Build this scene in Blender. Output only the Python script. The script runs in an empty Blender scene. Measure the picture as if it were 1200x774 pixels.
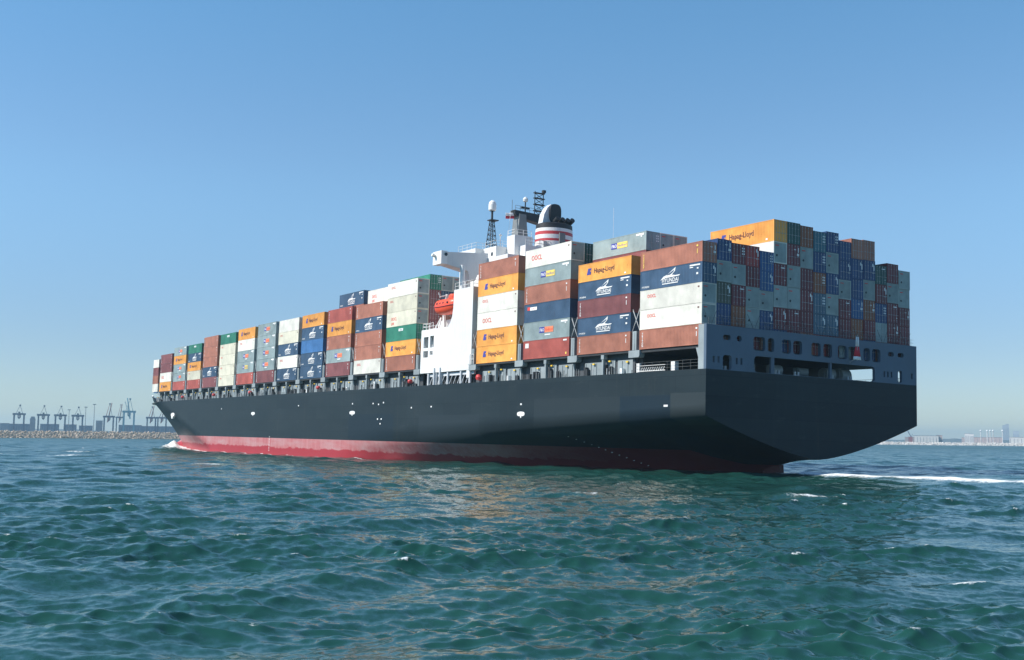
import bpy, math, random
import numpy as np
from mathutils import Matrix, Vector
random.seed(7)
rng = np.random.default_rng(11)
sc = bpy.context.scene
R = math.radians

# ------------------------------------------------------------------ camera, sky, sun, exposure
CAM = Vector((104.52983, -114.66487, 4.37893)); YAW, PIT, ROLL, FPX = -1.00092, 0.09642, 0.0100, 1313.034
fw = Vector((math.sin(YAW)*math.cos(PIT), math.cos(YAW)*math.cos(PIT), math.sin(PIT)))
rt = Vector((math.cos(YAW), -math.sin(YAW), 0)); up = rt.cross(fw)
r2 = rt*math.cos(ROLL) + up*math.sin(ROLL); u2 = up*math.cos(ROLL) - rt*math.sin(ROLL)
cd = bpy.data.cameras.new('camera'); cam = bpy.data.objects.new('camera', cd); sc.collection.objects.link(cam)
cam.matrix_world = Matrix(((r2.x, u2.x, -fw.x, CAM.x), (r2.y, u2.y, -fw.y, CAM.y), (r2.z, u2.z, -fw.z, CAM.z), (0, 0, 0, 1)))
cd.sensor_fit = 'HORIZONTAL'; cd.sensor_width = 36; cd.lens = FPX/1200*36; cd.clip_start = 0.5; cd.clip_end = 30000
sc.camera = cam

SUN = Vector((-0.25, -0.66, 0.70)).normalized()
world = bpy.data.worlds.new('World'); sc.world = world; world.use_nodes = True
nt = world.node_tree; bg = nt.nodes['Background']
sky = nt.nodes.new('ShaderNodeTexSky'); sky.sky_type = 'NISHITA'; sky.sun_disc = False
sky.sun_elevation = math.asin(SUN.z); sky.sun_rotation = math.atan2(SUN.x, SUN.y)
sky.air_density = 1.0; sky.dust_density = 0.0; sky.ozone_density = 4.5; sky.altitude = 0
tint = nt.nodes.new('ShaderNodeMix'); tint.data_type = 'RGBA'; tint.blend_type = 'MULTIPLY'; tint.inputs[0].default_value = 1; tint.inputs[7].default_value = (1, 1, 1, 1)
tc = nt.nodes.new('ShaderNodeTexCoord'); sp = nt.nodes.new('ShaderNodeSeparateXYZ'); nt.links.new(tc.outputs['Generated'], sp.inputs[0])
rp = nt.nodes.new('ShaderNodeValToRGB'); nt.links.new(sp.outputs[2], rp.inputs[0]); rp.color_ramp.interpolation = 'EASE'
for i, (q, c) in enumerate(((0, (.68, .74, .81)), (.06, (.71, .76, .85)), (.23, (.98, 1.12, 1.11)), (.40, (.88, 1.22, 1.22)), (.65, (.88, 1.02, 1.08)))):
    e = rp.color_ramp.elements[i] if i < 2 else rp.color_ramp.elements.new(q); e.position = q; e.color = (*c, 1)
nt.links.new(rp.outputs[0], tint.inputs[7])
nt.links.new(sky.outputs[0], tint.inputs[6]); nt.links.new(tint.outputs[2], bg.inputs[0]); bg.inputs[1].default_value = 0.108
sl = bpy.data.lights.new('sun', 'SUN'); sl.energy = 5.0; sl.angle = R(0.53); sl.color = (1.0, 0.955, 0.89)
so = bpy.data.objects.new('sun', sl); sc.collection.objects.link(so)
so.rotation_euler = SUN.to_track_quat('Z', 'Y').to_euler(); so.location = (0, 0, 400)
sc.view_settings.view_transform = 'Standard'; sc.view_settings.look = 'None'
sc.view_settings.exposure = 0.34; sc.view_settings.gamma = 1.0; sc.view_settings.use_curve_mapping = False
sc.cycles.use_denoising = True
sc.cycles.max_bounces = 6; sc.cycles.volume_bounces = 0; sc.cycles.caustics_reflective = False; sc.cycles.caustics_refractive = False

# ------------------------------------------------------------------ materials
MATS = {}
def nodes_of(m):
    m.use_nodes = True
    return m.node_tree, m.node_tree.nodes['Principled BSDF']
def mth(t, op, a, b=None, c=None):
    n = t.nodes.new('ShaderNodeMath'); n.operation = op
    for i, v in enumerate((a, b, c)):
        if v is None: continue
        if isinstance(v, (int, float)): n.inputs[i].default_value = v
        else: t.links.new(v, n.inputs[i])
    return n.outputs[0]
def mix(t, f, a, b):
    n = t.nodes.new('ShaderNodeMix'); n.data_type = 'RGBA'
    for s, v in ((0, f), (6, a), (7, b)):
        if isinstance(v, (int, float)): n.inputs[s].default_value = v
        elif isinstance(v, tuple): n.inputs[s].default_value = (*v[:3], 1)
        else: t.links.new(v, n.inputs[s])
    return n.outputs[2]
def noise(t, vec, scale, detail=3, rough=.55, out=0):
    n = t.nodes.new('ShaderNodeTexNoise'); n.inputs['Scale'].default_value = scale
    n.inputs['Detail'].default_value = detail; n.inputs['Roughness'].default_value = rough
    t.links.new(vec, n.inputs['Vector']); return n.outputs[out]
def mapping(t, vec, scale=(1, 1, 1), loc=(0, 0, 0), rot=(0, 0, 0)):
    n = t.nodes.new('ShaderNodeMapping'); n.inputs['Scale'].default_value = scale; n.inputs['Location'].default_value = loc
    n.inputs['Rotation'].default_value = rot
    t.links.new(vec, n.inputs[0]); return n.outputs[0]
def ramp(t, v, lo, hi):
    n = t.nodes.new('ShaderNodeMapRange'); n.inputs[1].default_value = lo; n.inputs[2].default_value = hi
    t.links.new(v, n.inputs[0]); return n.outputs[0]
def paint(name, rgb, rough=.45, var=.22, rust=.10, scale=.45, metal=0.0):
    """painted steel: patchy fading, streaks running down, a little rust; some variation from one object to the next"""
    if name in MATS: return MATS[name]
    m = bpy.data.materials.new(name); t, p = nodes_of(m)
    co = t.nodes.new('ShaderNodeTexCoord').outputs['Object']
    oi = t.nodes.new('ShaderNodeObjectInfo')
    sh = t.nodes.new('ShaderNodeVectorMath'); sh.operation = 'MULTIPLY_ADD'
    cmb = t.nodes.new('ShaderNodeCombineXYZ')
    t.links.new(mth(t, 'MULTIPLY', oi.outputs['Random'], 91.), cmb.inputs[0]); t.links.new(mth(t, 'MULTIPLY', oi.outputs['Random'], 37.), cmb.inputs[2])
    t.links.new(co, sh.inputs[0]); sh.inputs[1].default_value = (1, 1, 1); t.links.new(cmb.outputs[0], sh.inputs[2])
    v = sh.outputs[0]
    n1 = noise(t, v, scale, 4); n2 = noise(t, mapping(t, v, (2.2, 2.2, .22)), 1.3, 4, .65)
    a = tuple(c*(1-var) for c in rgb); b = tuple(min(.95, c*(1+var)+.008) for c in rgb)
    col = mix(t, ramp(t, n1, .3, .7), a, b)
    col = mix(t, mth(t, 'MULTIPLY', ramp(t, n2, .56, .80), .30), col, tuple(c*.55+.02 for c in rgb))
    if rust: col = mix(t, mth(t, 'MULTIPLY', ramp(t, noise(t, mapping(t, v, (1.6, 1.6, .5)), 1.9, 5, .7), .62, .74), rust*4), col, (.11, .045, .02))
    hs = t.nodes.new('ShaderNodeHueSaturation'); t.links.new(col, hs.inputs['Color'])
    t.links.new(mth(t, 'MULTIPLY_ADD', oi.outputs['Random'], .22, .89), hs.inputs['Value'])
    t.links.new(hs.outputs[0], p.inputs['Base Color'])
    t.links.new(mth(t, 'MULTIPLY_ADD', n1, .25, rough-.1), p.inputs['Roughness']); p.inputs['Metallic'].default_value = metal
    p.inputs['Specular IOR Level'].default_value = .35
    MATS[name] = m; return m

COL = dict(  # includes darker copies of several paints, with the stern's shade mixed in
    brown=(.39, .155, .100), shadeblue=(.03, .10, .25), shademaroon=(.17, .030, .034), shadered=(.36, .045, .036), shadenavy=(.022, .062, .17), maroon=(.225, .076, .076), red=(.42, .098, .074), orange=(.86, .37, .075), navy=(.045, .092, .16),
    blue=(.05, .16, .36), shadowed=(.33, .38, .36), white=(.70, .68, .60), cream=(.62, .59, .46), grey=(.28, .35, .35), green=(.03, .20, .13),
    olive=(.085, .10, .07), steel=(.07, .135, .195), teal=(.035, .13, .17), darkgreen=(.02, .085, .07), rustred=(.26, .085, .035))
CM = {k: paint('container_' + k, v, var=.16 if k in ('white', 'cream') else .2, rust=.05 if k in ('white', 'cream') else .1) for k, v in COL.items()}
M = dict(
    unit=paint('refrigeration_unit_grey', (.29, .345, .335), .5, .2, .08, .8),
    deckgrey=paint('deck_grey_paint', (.27, .31, .32), .5, .12, .12), wallgrey=paint('stern_wall_paint', (.082, .122, .172), .5, .10, .05, .15),
    dark=paint('dark_steel', (.03, .033, .036), .6, .2, .05), white=paint('white_ship_paint', (.76, .76, .74), .4, .05, .035, .3),
    offwhite=paint('off_white_ship_paint', (.62, .64, .66), .4, .06, .03), glass=paint('window_glass', (.02, .028, .035), .12, .1, 0),  # off-white paint, slightly darker and bluer than the ship white
    mastgrey=paint('mast_grey_paint', (.17, .18, .18), .5, .1, .08), black=paint('funnel_black', (.02, .02, .022), .5, .1, 0),
    fred=paint('funnel_red', (.52, .05, .055), .45, .06, 0), boat=paint('lifeboat_orange', (.80, .085, .03), .35, .06, 0),
    yellow=paint('yellow_paint', (.85, .55, .04), .4, .05, 0), lettwhite=paint('lettering_white', (.80, .80, .78), .5, .03, 0),
    lettred=paint('lettering_red', (.68, .06, .045), .5, .03, 0), lettblue=paint('lettering_blue', (.05, .06, .30), .5, .03, 0),
    lettdark=paint('lettering_dark', (.13, .05, .05), .5, .03, 0), lettyellow=paint('lettering_yellow', (.85, .62, .12), .5, .03, 0),
    lettorange=paint('lettering_orange', (.80, .25, .12), .5, .03, 0), redfit=paint('red_fitting', (.6, .05, .05), .4, .05, 0),
    steelbar=paint('galvanised_bar', (.45, .46, .46), .45, .1, .1), flagred=paint('flag_red', (.55, .03, .05), .8, .05, 0),
    flagwhite=paint('flag_white', (.75, .75, .75), .8, .03, 0), cableway=paint('dark_hatch', (.06, .065, .07), .6, .15, .1))

# ------------------------------------------------------------------ mesh building
class MB:
    def __init__(s): s.v = []; s.f = []; s.mi = []; s.sm = []
    def add(s, vs, fs, mi=0, sm=False):
        o = len(s.v); s.v += [tuple(v) for v in vs]
        for f in fs: s.f.append(tuple(i+o for i in f)); s.mi.append(mi); s.sm.append(sm)
    def box(s, x0, x1, y0, y1, z0, z1, mi=0):
        x0, x1 = sorted((x0, x1)); y0, y1 = sorted((y0, y1)); z0, z1 = sorted((z0, z1))
        s.add([(x0, y0, z0), (x1, y0, z0), (x1, y1, z0), (x0, y1, z0), (x0, y0, z1), (x1, y0, z1), (x1, y1, z1), (x0, y1, z1)],
              [(0, 3, 2, 1), (4, 5, 6, 7), (0, 1, 5, 4), (1, 2, 6, 5), (2, 3, 7, 6), (3, 0, 4, 7)], mi)
    def bar(s, a, b, r, n=6, r2=None, mi=0, sm=True):
        a = Vector(a); b = Vector(b); d = (b-a)
        if d.length < 1e-6: return
        q = d.to_track_quat('Z', 'Y'); r2 = r if r2 is None else r2
        vs = [a + q @ Vector((r*math.cos(2*math.pi*k/n), r*math.sin(2*math.pi*k/n), 0)) for k in range(n)]
        vs += [b + q @ Vector((r2*math.cos(2*math.pi*k/n), r2*math.sin(2*math.pi*k/n), 0)) for k in range(n)]
        s.add(vs, [(k, (k+1) % n, n+(k+1) % n, n+k) for k in range(n)], mi, sm)
        s.add(vs, [tuple(range(n-1, -1, -1)), tuple(range(n, 2*n))], mi)
    def prism(s, poly, axis, c0, c1, mi=0):
        """poly: list of 2-D points; axis: extrusion axis"""
        n = len(poly)
        def P(p, c): return (c, p[0], p[1]) if axis == 0 else (p[0], c, p[1]) if axis == 1 else (p[0], p[1], c)
        s.add([P(p, c0) for p in poly] + [P(p, c1) for p in poly],
              [tuple(range(n)), tuple(range(2*n-1, n-1, -1))] + [(k, n+k, n+(k+1) % n, (k+1) % n) for k in range(n)], mi)
    def lathe(s, prof, c, n=24, sx=1, sy=1, mi=0, mis=None):
        vs = [(c[0]+sx*r*math.cos(2*math.pi*k/n), c[1]+sy*r*math.sin(2*math.pi*k/n), c[2]+z) for r, z in prof for k in range(n)]
        for j in range(len(prof)-1):
            s.add(vs[j*n:(j+2)*n], [(k, (k+1) % n, n+(k+1) % n, n+k) for k in range(n)], mis[j] if mis else mi, True)
        s.add(vs[-n:], [tuple(range(n))], mis[-1] if mis else mi)
    def mesh(s, name, mats=(), recalc=True):
        me = bpy.data.meshes.new(name); me.from_pydata(s.v, [], s.f)
        for m in mats: me.materials.append(m)
        me.polygons.foreach_set('material_index', s.mi); me.polygons.foreach_set('use_smooth', s.sm)
        if recalc:
            import bmesh
            b = bmesh.new(); b.from_mesh(me); bmesh.ops.recalc_face_normals(b, faces=b.faces); b.to_mesh(me); b.free()
        me.update(); return me
    def build(s, name, mats, parent=None, loc=None):
        return link(name, s.mesh(name, mats if isinstance(mats, (list, tuple)) else [mats]), parent, loc)
def link(name, me, parent=None, loc=None, mat=None):
    o = bpy.data.objects.new(name, me); sc.collection.objects.link(o)
    if parent: o.parent = parent
    if loc: o.location = loc
    if mat:
        o.material_slots[0].link = 'OBJECT'; o.material_slots[0].material = mat
    return o
def tag(o, label=None, cat=None, group=None, kind=None):
    for k, v in (('label', label), ('category', cat), ('group', group), ('kind', kind)):
        if v: o[k] = v
    return o
def empty(name, loc, frame=None, scale=None):
    o = bpy.data.objects.new(name, None); sc.collection.objects.link(o); o.empty_display_size = .5
    mw = Matrix.Translation(Vector(loc))
    if scale: mw = mw @ Matrix.Diagonal((*scale, 1))
    o.matrix_world = (frame @ mw) if frame else mw
    return o
# the ship's own frame: x runs aft, port is -y, z = 0 at the even waterline; trimmed slightly by the stern and heeled to port
TR, HE = -0.00544, -0.01889
ex = Vector((1, 0, TR)).normalized(); ey = Vector((0, 1, HE)); ey = (ey - ex*ey.dot(ex)).normalized(); ez = ex.cross(ey)
SHIP = Matrix(((ex.x, ey.x, ez.x, 0), (ex.y, ey.y, ez.y, 0), (ex.z, ey.z, ez.z, 120*TR), (0, 0, 0, 1)))

def text_geo(txt, size, align='LEFT', shear=0.0):
    cu = bpy.data.curves.new('lettering_curve', 'FONT'); cu.body = txt; cu.size = size; cu.extrude = .004; cu.align_x = align; cu.shear = shear
    cu.resolution_u = 2; cu.offset = size*.012
    o = bpy.data.objects.new('lettering_curve', cu); sc.collection.objects.link(o)
    me = bpy.data.meshes.new_from_object(o.evaluated_get(bpy.context.evaluated_depsgraph_get()))
    vs = [tuple(v.co) for v in me.vertices]; fs = [tuple(p.vertices) for p in me.polygons]
    bpy.data.objects.remove(o); bpy.data.curves.remove(cu); bpy.data.meshes.remove(me)
    return vs, fs

# ------------------------------------------------------------------ hull
BH = 20.1; ZD = 13.5
def interp(x, xs, ys): return float(np.interp(x, xs, ys))
def knuckle(X): return max(3.2, 7.7 + .0467*X)
def keel(X):
    if X > -10.5: return 2.6*(1 - max(0, (1-X)/11.5)**2.2)
    return max(-9.0, -(((-10.5-X)/13)**1.2)*6)
def e_aft(X): return interp(X, [-105, -95, -80, -53, -37, -31, -22, -12, 1], [.04, .2, .45, .9, 1.8, 2.2, 2.0, 1.0, .71])
def stem(z):
    return -283 + (-16)*min(max((z-1)/14, 0), 1.2)
def half(X, z):
    if X > -105:
        k, q = knuckle(X), keel(X)
        if z >= k: return BH
        if z <= q: return 0
        return BH*((z-q)/(k-q))**e_aft(X)
    if X > -190: return BH
    s = min(max(z/14, 0), 1); L = 92 + (52-92)*s; e = .80 + (.5-.80)*s
    u = (X - stem(z))/L
    return 0.0 if u <= 0 else BH*min(1, u**e)
def top(X): return 13.5 if X > -240 else 13.5 + 2.3*min(1, max(0, (-252-X)/14))**.6
hull_mb = MB()
XS = list(np.linspace(1.0, -105, 70)) + list(np.linspace(-110, -190, 16))
rows = []
for X in XS:
    k, q = (knuckle(X), keel(X)) if X > -105 else (3.2, -9.0)
    zs = [q + (k-q)*t**1.3 for t in np.linspace(0, 1, 15)] + list(np.linspace(k, 13.5, 5))[1:]
    rows.append([(X, half(X, z), z) for z in zs])
NR = len(rows[0])
us = [1-(1-t)**1.0 for t in np.linspace(0, 1, 60)][1:]
for t in us:      # bow stations follow the raked stem
    zs = list(np.linspace(-9, 3.2, 9)) ; row = []
    for i in range(NR):
        f = i/(NR-1); z0 = -9.0 + (13.5+9.0)*f
        xt = stem(max(z0, -1)); X = -190 + (xt + 190)*t
        z = -9.0 + (top(X)+9.0)*f
        X = -190 + (stem(max(z, -1)) + 190)*t
        row.append((X, half(X, max(z, -1)), z))
    rows.append(row)
# re-sample the last midship row so that both lofts share one row spacing
mid = rows[len(XS)-1]
rows[len(XS)-1] = [(-190.0, BH, -9.0 + 22.5*i/(NR-1)) for i in range(NR)]
for sgn in (-1, 1):
    vs = [(x, sgn*y, z) for r in rows for (x, y, z) in r]
    hull_mb.add(vs, [(a*NR+j, (a+1)*NR+j, (a+1)*NR+j+1, a*NR+j+1) for a in range(len(rows)-1) for j in range(NR-1)], 0, True)
tr = rows[0]
hull_mb.add([(x, -y, z) for x, y, z in tr] + [(x, y, z) for x, y, z in tr], [(j, j+1, NR+j+1, NR+j) for j in range(NR-1)], 0, False)
# weather deck
dk = [(r[-1][0], r[-1][1], min(r[-1][2], 13.5) - .02) for r in rows]
hull_mb.add([(x, -y+.02, z) for x, y, z in dk] + [(x, y-.02, z) for x, y, z in dk], [(j, j+1, len(dk)+j+1, len(dk)+j) for j in range(len(dk)-1)], 1, False)
# bulb under the stem
hull_mb.lathe([(0.01, -3.6), (1.3, -3.2), (2.3, -2.0), (2.7, -.3), (2.3, 1.2), (1.3, 2.2), (0.01, 2.6)], (-281, 0, -.4), 20, 3.6, 1.0, 0)

def hull_material():
    m = bpy.data.materials.new('hull_paint'); t, p = nodes_of(m)
    co = t.nodes.new('ShaderNodeTexCoord').outputs['Object']
    sx = t.nodes.new('ShaderNodeSeparateXYZ'); t.links.new(co, sx.inputs[0]); x, y, z = sx.outputs
    n1 = noise(t, mapping(t, co, (.06, .06, .25)), 1.0, 5, .6); n2 = noise(t, mapping(t, co, (.9, .9, .05)), 1.0, 4, .6); n3 = noise(t, mapping(t, co, (.3, .3, .5)), 1.0, 6, .65)
    slate = mix(t, ramp(t, n1, .3, .7), (.015, .024, .029), (.024, .035, .041))
    slate = mix(t, mth(t, 'MULTIPLY', ramp(t, n2, .55, .75), .3), slate, (.030, .042, .049))
    # plating rows and repainted rectangles
    bk = t.nodes.new('ShaderNodeTexBrick'); cmb = t.nodes.new('ShaderNodeCombineXYZ'); t.links.new(x, cmb.inputs[0]); t.links.new(z, cmb.inputs[1])
    t.links.new(cmb.outputs[0], bk.inputs[0]); bk.inputs['Scale'].default_value = 1; bk.inputs['Brick Width'].default_value = 9.3; bk.inputs['Row Height'].default_value = 2.55
    bk.inputs['Mortar Size'].default_value = .035; bk.inputs['Color1'].default_value = (.90, .91, .93, 1); bk.inputs['Color2'].default_value = (1.10, 1.09, 1.07, 1); bk.inputs['Mortar'].default_value = (.72, .74, .76, 1)
    mu = t.nodes.new('ShaderNodeMix'); mu.data_type = 'RGBA'; mu.blend_type = 'MULTIPLY'; mu.inputs[0].default_value = 1
    t.links.new(slate, mu.inputs[6]); t.links.new(bk.outputs[0], mu.inputs[7]); slate = mu.outputs[2]
    stk = noise(t, mapping(t, co, (1.5, 1.5, .045)), 1, 4, .7); slate = mix(t, mth(t, 'MULTIPLY', ramp(t, stk, .62, .76), .35), slate, (.075, .062, .05))
    slate = mix(t, mth(t, 'MULTIPLY', ramp(t, noise(t, mapping(t, co, (.25, .25, .9)), 1, 6, .7), .58, .72), .4), slate, (.055, .066, .070))
    def rect(x0, x1, z0, z1):
        a = mth(t, 'COMPARE', x, (x0+x1)/2, (x1-x0)/2); b = mth(t, 'COMPARE', z, (z0+z1)/2, (z1-z0)/2); return mth(t, 'MULTIPLY', a, b)
    for (x0, x1, z0, z1, c) in ((-5.6, .9, 6.6, 10.6, (.038, .049, .053)), (-37, -16, 5.2, 10.4, (.027, .038, .044)), (-74, -53, 3.6, 8.2, (.026, .037, .044)), (-104, -84, 3.6, 8.6, (.014, .025, .035)), (-16, -5.6, 3, 10.4, (.014, .027, .040))):
        slate = mix(t, mth(t, 'MULTIPLY', rect(x0, x1, z0, z1), .75), slate, c)
    zw = mth(t, 'ADD', z, mth(t, 'MULTIPLY', mth(t, 'SUBTRACT', n3, .5), 2.2))
    red = mix(t, ramp(t, n2, .35, .7), (.42, .125, .13), (.50, .21, .21))
    red = mix(t, ramp(t, noise(t, mapping(t, co, (.12, .12, .5)), 1, 5), .45, .7), red, (.47, .26, .26))
    red = mix(t, mth(t, 'MULTIPLY', ramp(t, noise(t, mapping(t, co, (1.2, 1.2, .03)), 1, 3), .6, .7), .4), red, (.55, .40, .38))
    red = mix(t, ramp(t, zw, 1.45, 1.25), red, (.36, .04, .05))
    red = mix(t, ramp(t, x, -60, -28), red, (.27, .036, .040))
    zl = mth(t, 'ADD', z, mth(t, 'MULTIPLY', ramp(t, x, -13, -9), 1.7))
    col = mix(t, ramp(t, zl, 3.42, 3.38), slate, red)
    t.links.new(col, p.inputs['Base Color']); t.links.new(mth(t, 'MULTIPLY_ADD', n1, .25, .33), p.inputs['Roughness'])
    p.inputs['Specular IOR Level'].default_value = .12
    return m
ship = tag(empty('container_ship', (0, 0, 0), SHIP), 'huge dark hulled container ship with red boot stripe under way', 'ship')
hull = hull_mb.build('hull', [hull_material(), M['deckgrey']], ship)
# white tug marks, draught marks and bow thruster marks painted on the side
def hull_mark(X, z, w, h, kind='bar'):
    mb = MB(); y = -half(X, z) - .012
    if kind == 'tug':
        mb.prism([(X+w/2*math.cos(a), z+h*.42*math.copysign(abs(math.sin(a))**.6, math.sin(a))) for a in np.linspace(0, 2*math.pi, 21)[:-1]], 1, y, y+.02)
        mb.box(X-w*.06, X+w*.06, y-.002, y+.018, z-h*.7, z-h*.3)
    else: mb.box(X-w/2, X+w/2, y, y+.02, z-h/2, z+h/2)
    return mb
for X, z in ((-40.6, 8.2), (-102.5, 8.9), (-160, 9.2)): hull_mark(X, z, 2.1 if X > -50 else 2.6, .85, 'tug').build('tug_mark', M['lettwhite'], hull)
for X, z in ((-40.6, 9.7), (-102.5, 10.7), (-6.5, 9.0), (-77, 9.6), (-69.5, 9.7), (-131, 10.7), (-184, 10.6), (-88.5, 10.7), (-90.6, 10.4), (-93, 10.6), (-90.8, 7.6), (-89.2, 7.6), (-89.6, 6.7)):
    hull_mark(X, z, .8 if X > -10 else .42, .26).build('hull_mark', M['lettwhite'], hull)
mb = MB()
for k in range(10): mb.box(-148.2, -147.8, -BH-.012, -BH+.01, .4+.36*k, .4+.36*k+.14)
mb.build('draught_marks', M['lettwhite'], hull)
mb = MB()
for k in range(12):
    X = -32.6 + k*.62; z = 4.9-.36*k; mb.box(X-.14, X+.14, -half(X, z)-.03, -half(X, z)+.03, z-.06, z+.08)
mb.build('draught_marks', M['lettwhite'], hull)
# bow anchor and its pale recess, bulwark cap at the stem
mb = MB(); X, z = -228, 9.3; y = -half(X, z)
mb.prism([(X+1.7*math.cos(a), z+.62*math.sin(a)) for a in np.linspace(0, 2*math.pi, 15)[:-1]], 1, y-.35, y+.5); mb.prism([(X-1.0, z-.3), (X+1.0, z-.3), (X+.4, z-1.1), (X-.4, z-1.1)], 1, y-.45, y+.1)
mb.build('anchor', M['lettwhite'], ship)
mb = MB(); pts = []
for X in np.linspace(-262, -300.2, 24):
    z = top(X); pts.append((X, half(X, z), z))
for sgn in (-1, 1):
    for a, b in zip(pts[:-1], pts[1:]): mb.bar((a[0], sgn*a[1], a[2]+.12), (b[0], sgn*b[1], b[2]+.12), .22, 6)
mb.build('bulwark_cap', M['white'], ship)
# rudder
mb = MB(); mb.prism([(-9.6, -5), (-5.4, -5), (-5.7, 1.75), (-8.6, 1.2)], 1, -.45, .45); mb.build('rudder', paint('rudder_red', (.11, .016, .02), .5, .15, .1), ship)

# ------------------------------------------------------------------ deck structure: coaming, passageway, lashing posts
ZC = 16.57; PITCH = 14.2; LC = 12.19
BAY = [-PITCH*k if k < 4 else -76.55 - PITCH*(k-4) for k in range(18)]      # aft face of each bay
def tier_h(k): return [2.63, 2.62, 2.84, 2.79, 2.81, 2.78, 2.84, 2.84, 2.83, 2.86, 2.82, 2.75, 2.78, 2.52, 2.53, 2.81, 2.53, 2.6][k]
def deck_hb(X): return half(X, 13.5)
STAN = MB()
for k in range(1, 17):
    xa, xf = BAY[k] + .6, BAY[k] - LC - .6
    if k == 16: xf = BAY[k] - 7
    yo = -(min(deck_hb(xa), deck_hb(xf)) - 1.15)
    # hatch coaming wall under the boxes, with buttresses and pale panels
    mb = MB(); mb.box(xf-.9, xa+.9, yo, yo+.25, 13.47, ZC-.30)
    mb.build('coaming', M['cableway'], ship)
    mb = MB()
    for a, b, h in ((.3, 4.3, 1.95), (4.9, 6.8, 2.1), (7.4, 11.9, 1.9)):
        mb = MB(); mb.box(xa-b, xa-a, yo-.16, yo-.005, 13.48, 13.48+h)
        for q in np.arange(a+.5, b-.1, 1.25): mb.box(xa-q-.05, xa-q+.05, yo-.24, yo-.155, 13.48, 13.48+h-.1)
        mb.build('coaming_panel', M['deckgrey'], ship)
    mb = MB(); mb.box(xf, xa, -19.9 if k < 16 else yo-.3, 19.9 if k < 16 else -yo, ZC-.30, ZC-.02); mb.build('hatch_cover', M['dark'], ship)
    if k < 16:
        xm = BAY[k] - LC/2
        mb = MB(); mb.box(xm-.32, xm+.32, -20.0, -19.3, ZC-.9, ZC-.31); mb.box(xm-.16, xm+.16, -19.95, -19.55, 13.49, ZC-.9); mb.build('container_pillar', M['deckgrey'], ship)
    for q in (2.0, 5.9, 9.6):
        mb = MB(); mb.box(xa-q-.22, xa-q+.22, yo-.42, yo-.25, 15.05 if q != 5.9 else 15.3, 15.25 if q != 5.9 else 15.5)
        mb.build('deck_lamp', M['yellow'], ship)
    if k in (4, 7, 10, 12, 14): 
        mb = MB(); mb.lathe([(.01, -.4), (.4, -.3), (.5, 0), (.4, .3), (.01, .4)], (xa-2.6, yo-.8, 14.45), 10); mb.build('hose_box', M['redfit'], ship)
    rr = random.Random(k)
    for q in np.arange(.2, LC+1.6, .55):
        if rr.random() < .40:
            h = rr.choice((.45, .9, 1.0, 1.1)); mb = MB() if k < 11 else STAN
            mb.box(xa-q-.045, xa-q+.045, -deck_hb(xa-q)+.15, -deck_hb(xa-q)+.25, 13.48, 13.48+h)
            if k < 11: mb.build('bulwark_stanchion', M['mastgrey'] if rr.random() < .75 else M['steelbar'], ship)
    for q in range(5):
        mb = MB(); X = xa - .6 - rr.random()*12; h = .5+rr.random()*1.0; yy = -deck_hb(X)+.4; mb.box(X-.22, X+.22, yy, yy+.5, 13.48, 13.48+h)
        mb.build('deck_fitting', M['dark'] if rr.random() < .85 else M['lettwhite'], ship)
tag(STAN.build('bulwark_stanchion', M['steelbar'], ship), kind='stuff')
# brackets and lashing posts in the gaps between bays
gaps = [(BAY[k]-LC + BAY[k+1])/2 for k in range(0, 16) if k != 3] + [BAY[3]-LC-1.0, BAY[4]+1.0]
for g in gaps:
    yy = deck_hb(g)
    mb = MB(); mb.prism([(g-1.15, ZC-.05), (g+1.15, ZC-.05), (g+1.15, ZC-.75), (g+1.0, ZC-1.0), (g-1.15, ZC-1.0)], 1, -yy-.0, -yy+.9); mb.build('deck_bracket', M['deckgrey'], ship)
    mb = MB(); mb.box(g-.42, g+.42, -yy+.05, -yy+.75, ZC-.02, ZC+2.55); mb.box(g-.10, g+.10, -yy-.0, -yy+.05, ZC, ZC+2.4); mb.build('lashing_post', M['deckgrey'], ship)
    mb = MB(); mb.box(g-.9, g+.9, -yy+1.0, yy-1.0, ZC-.3, ZC-.12); mb.build('lashing_walkway', M['dark'], ship)
    mb = MB()
    for a, b in ((ZC+2.5, ZC+5.6), (ZC+2.5, ZC+5.4)):
        mb.bar((g-.8, -yy+.3, a), (g+.75, -yy+.3, b), .04, 5); mb.bar((g+.8, -yy+.35, a), (g-.75, -yy+.35, b), .04, 5)
    mb.build('lashing_rod', M['steelbar'], ship)

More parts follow.
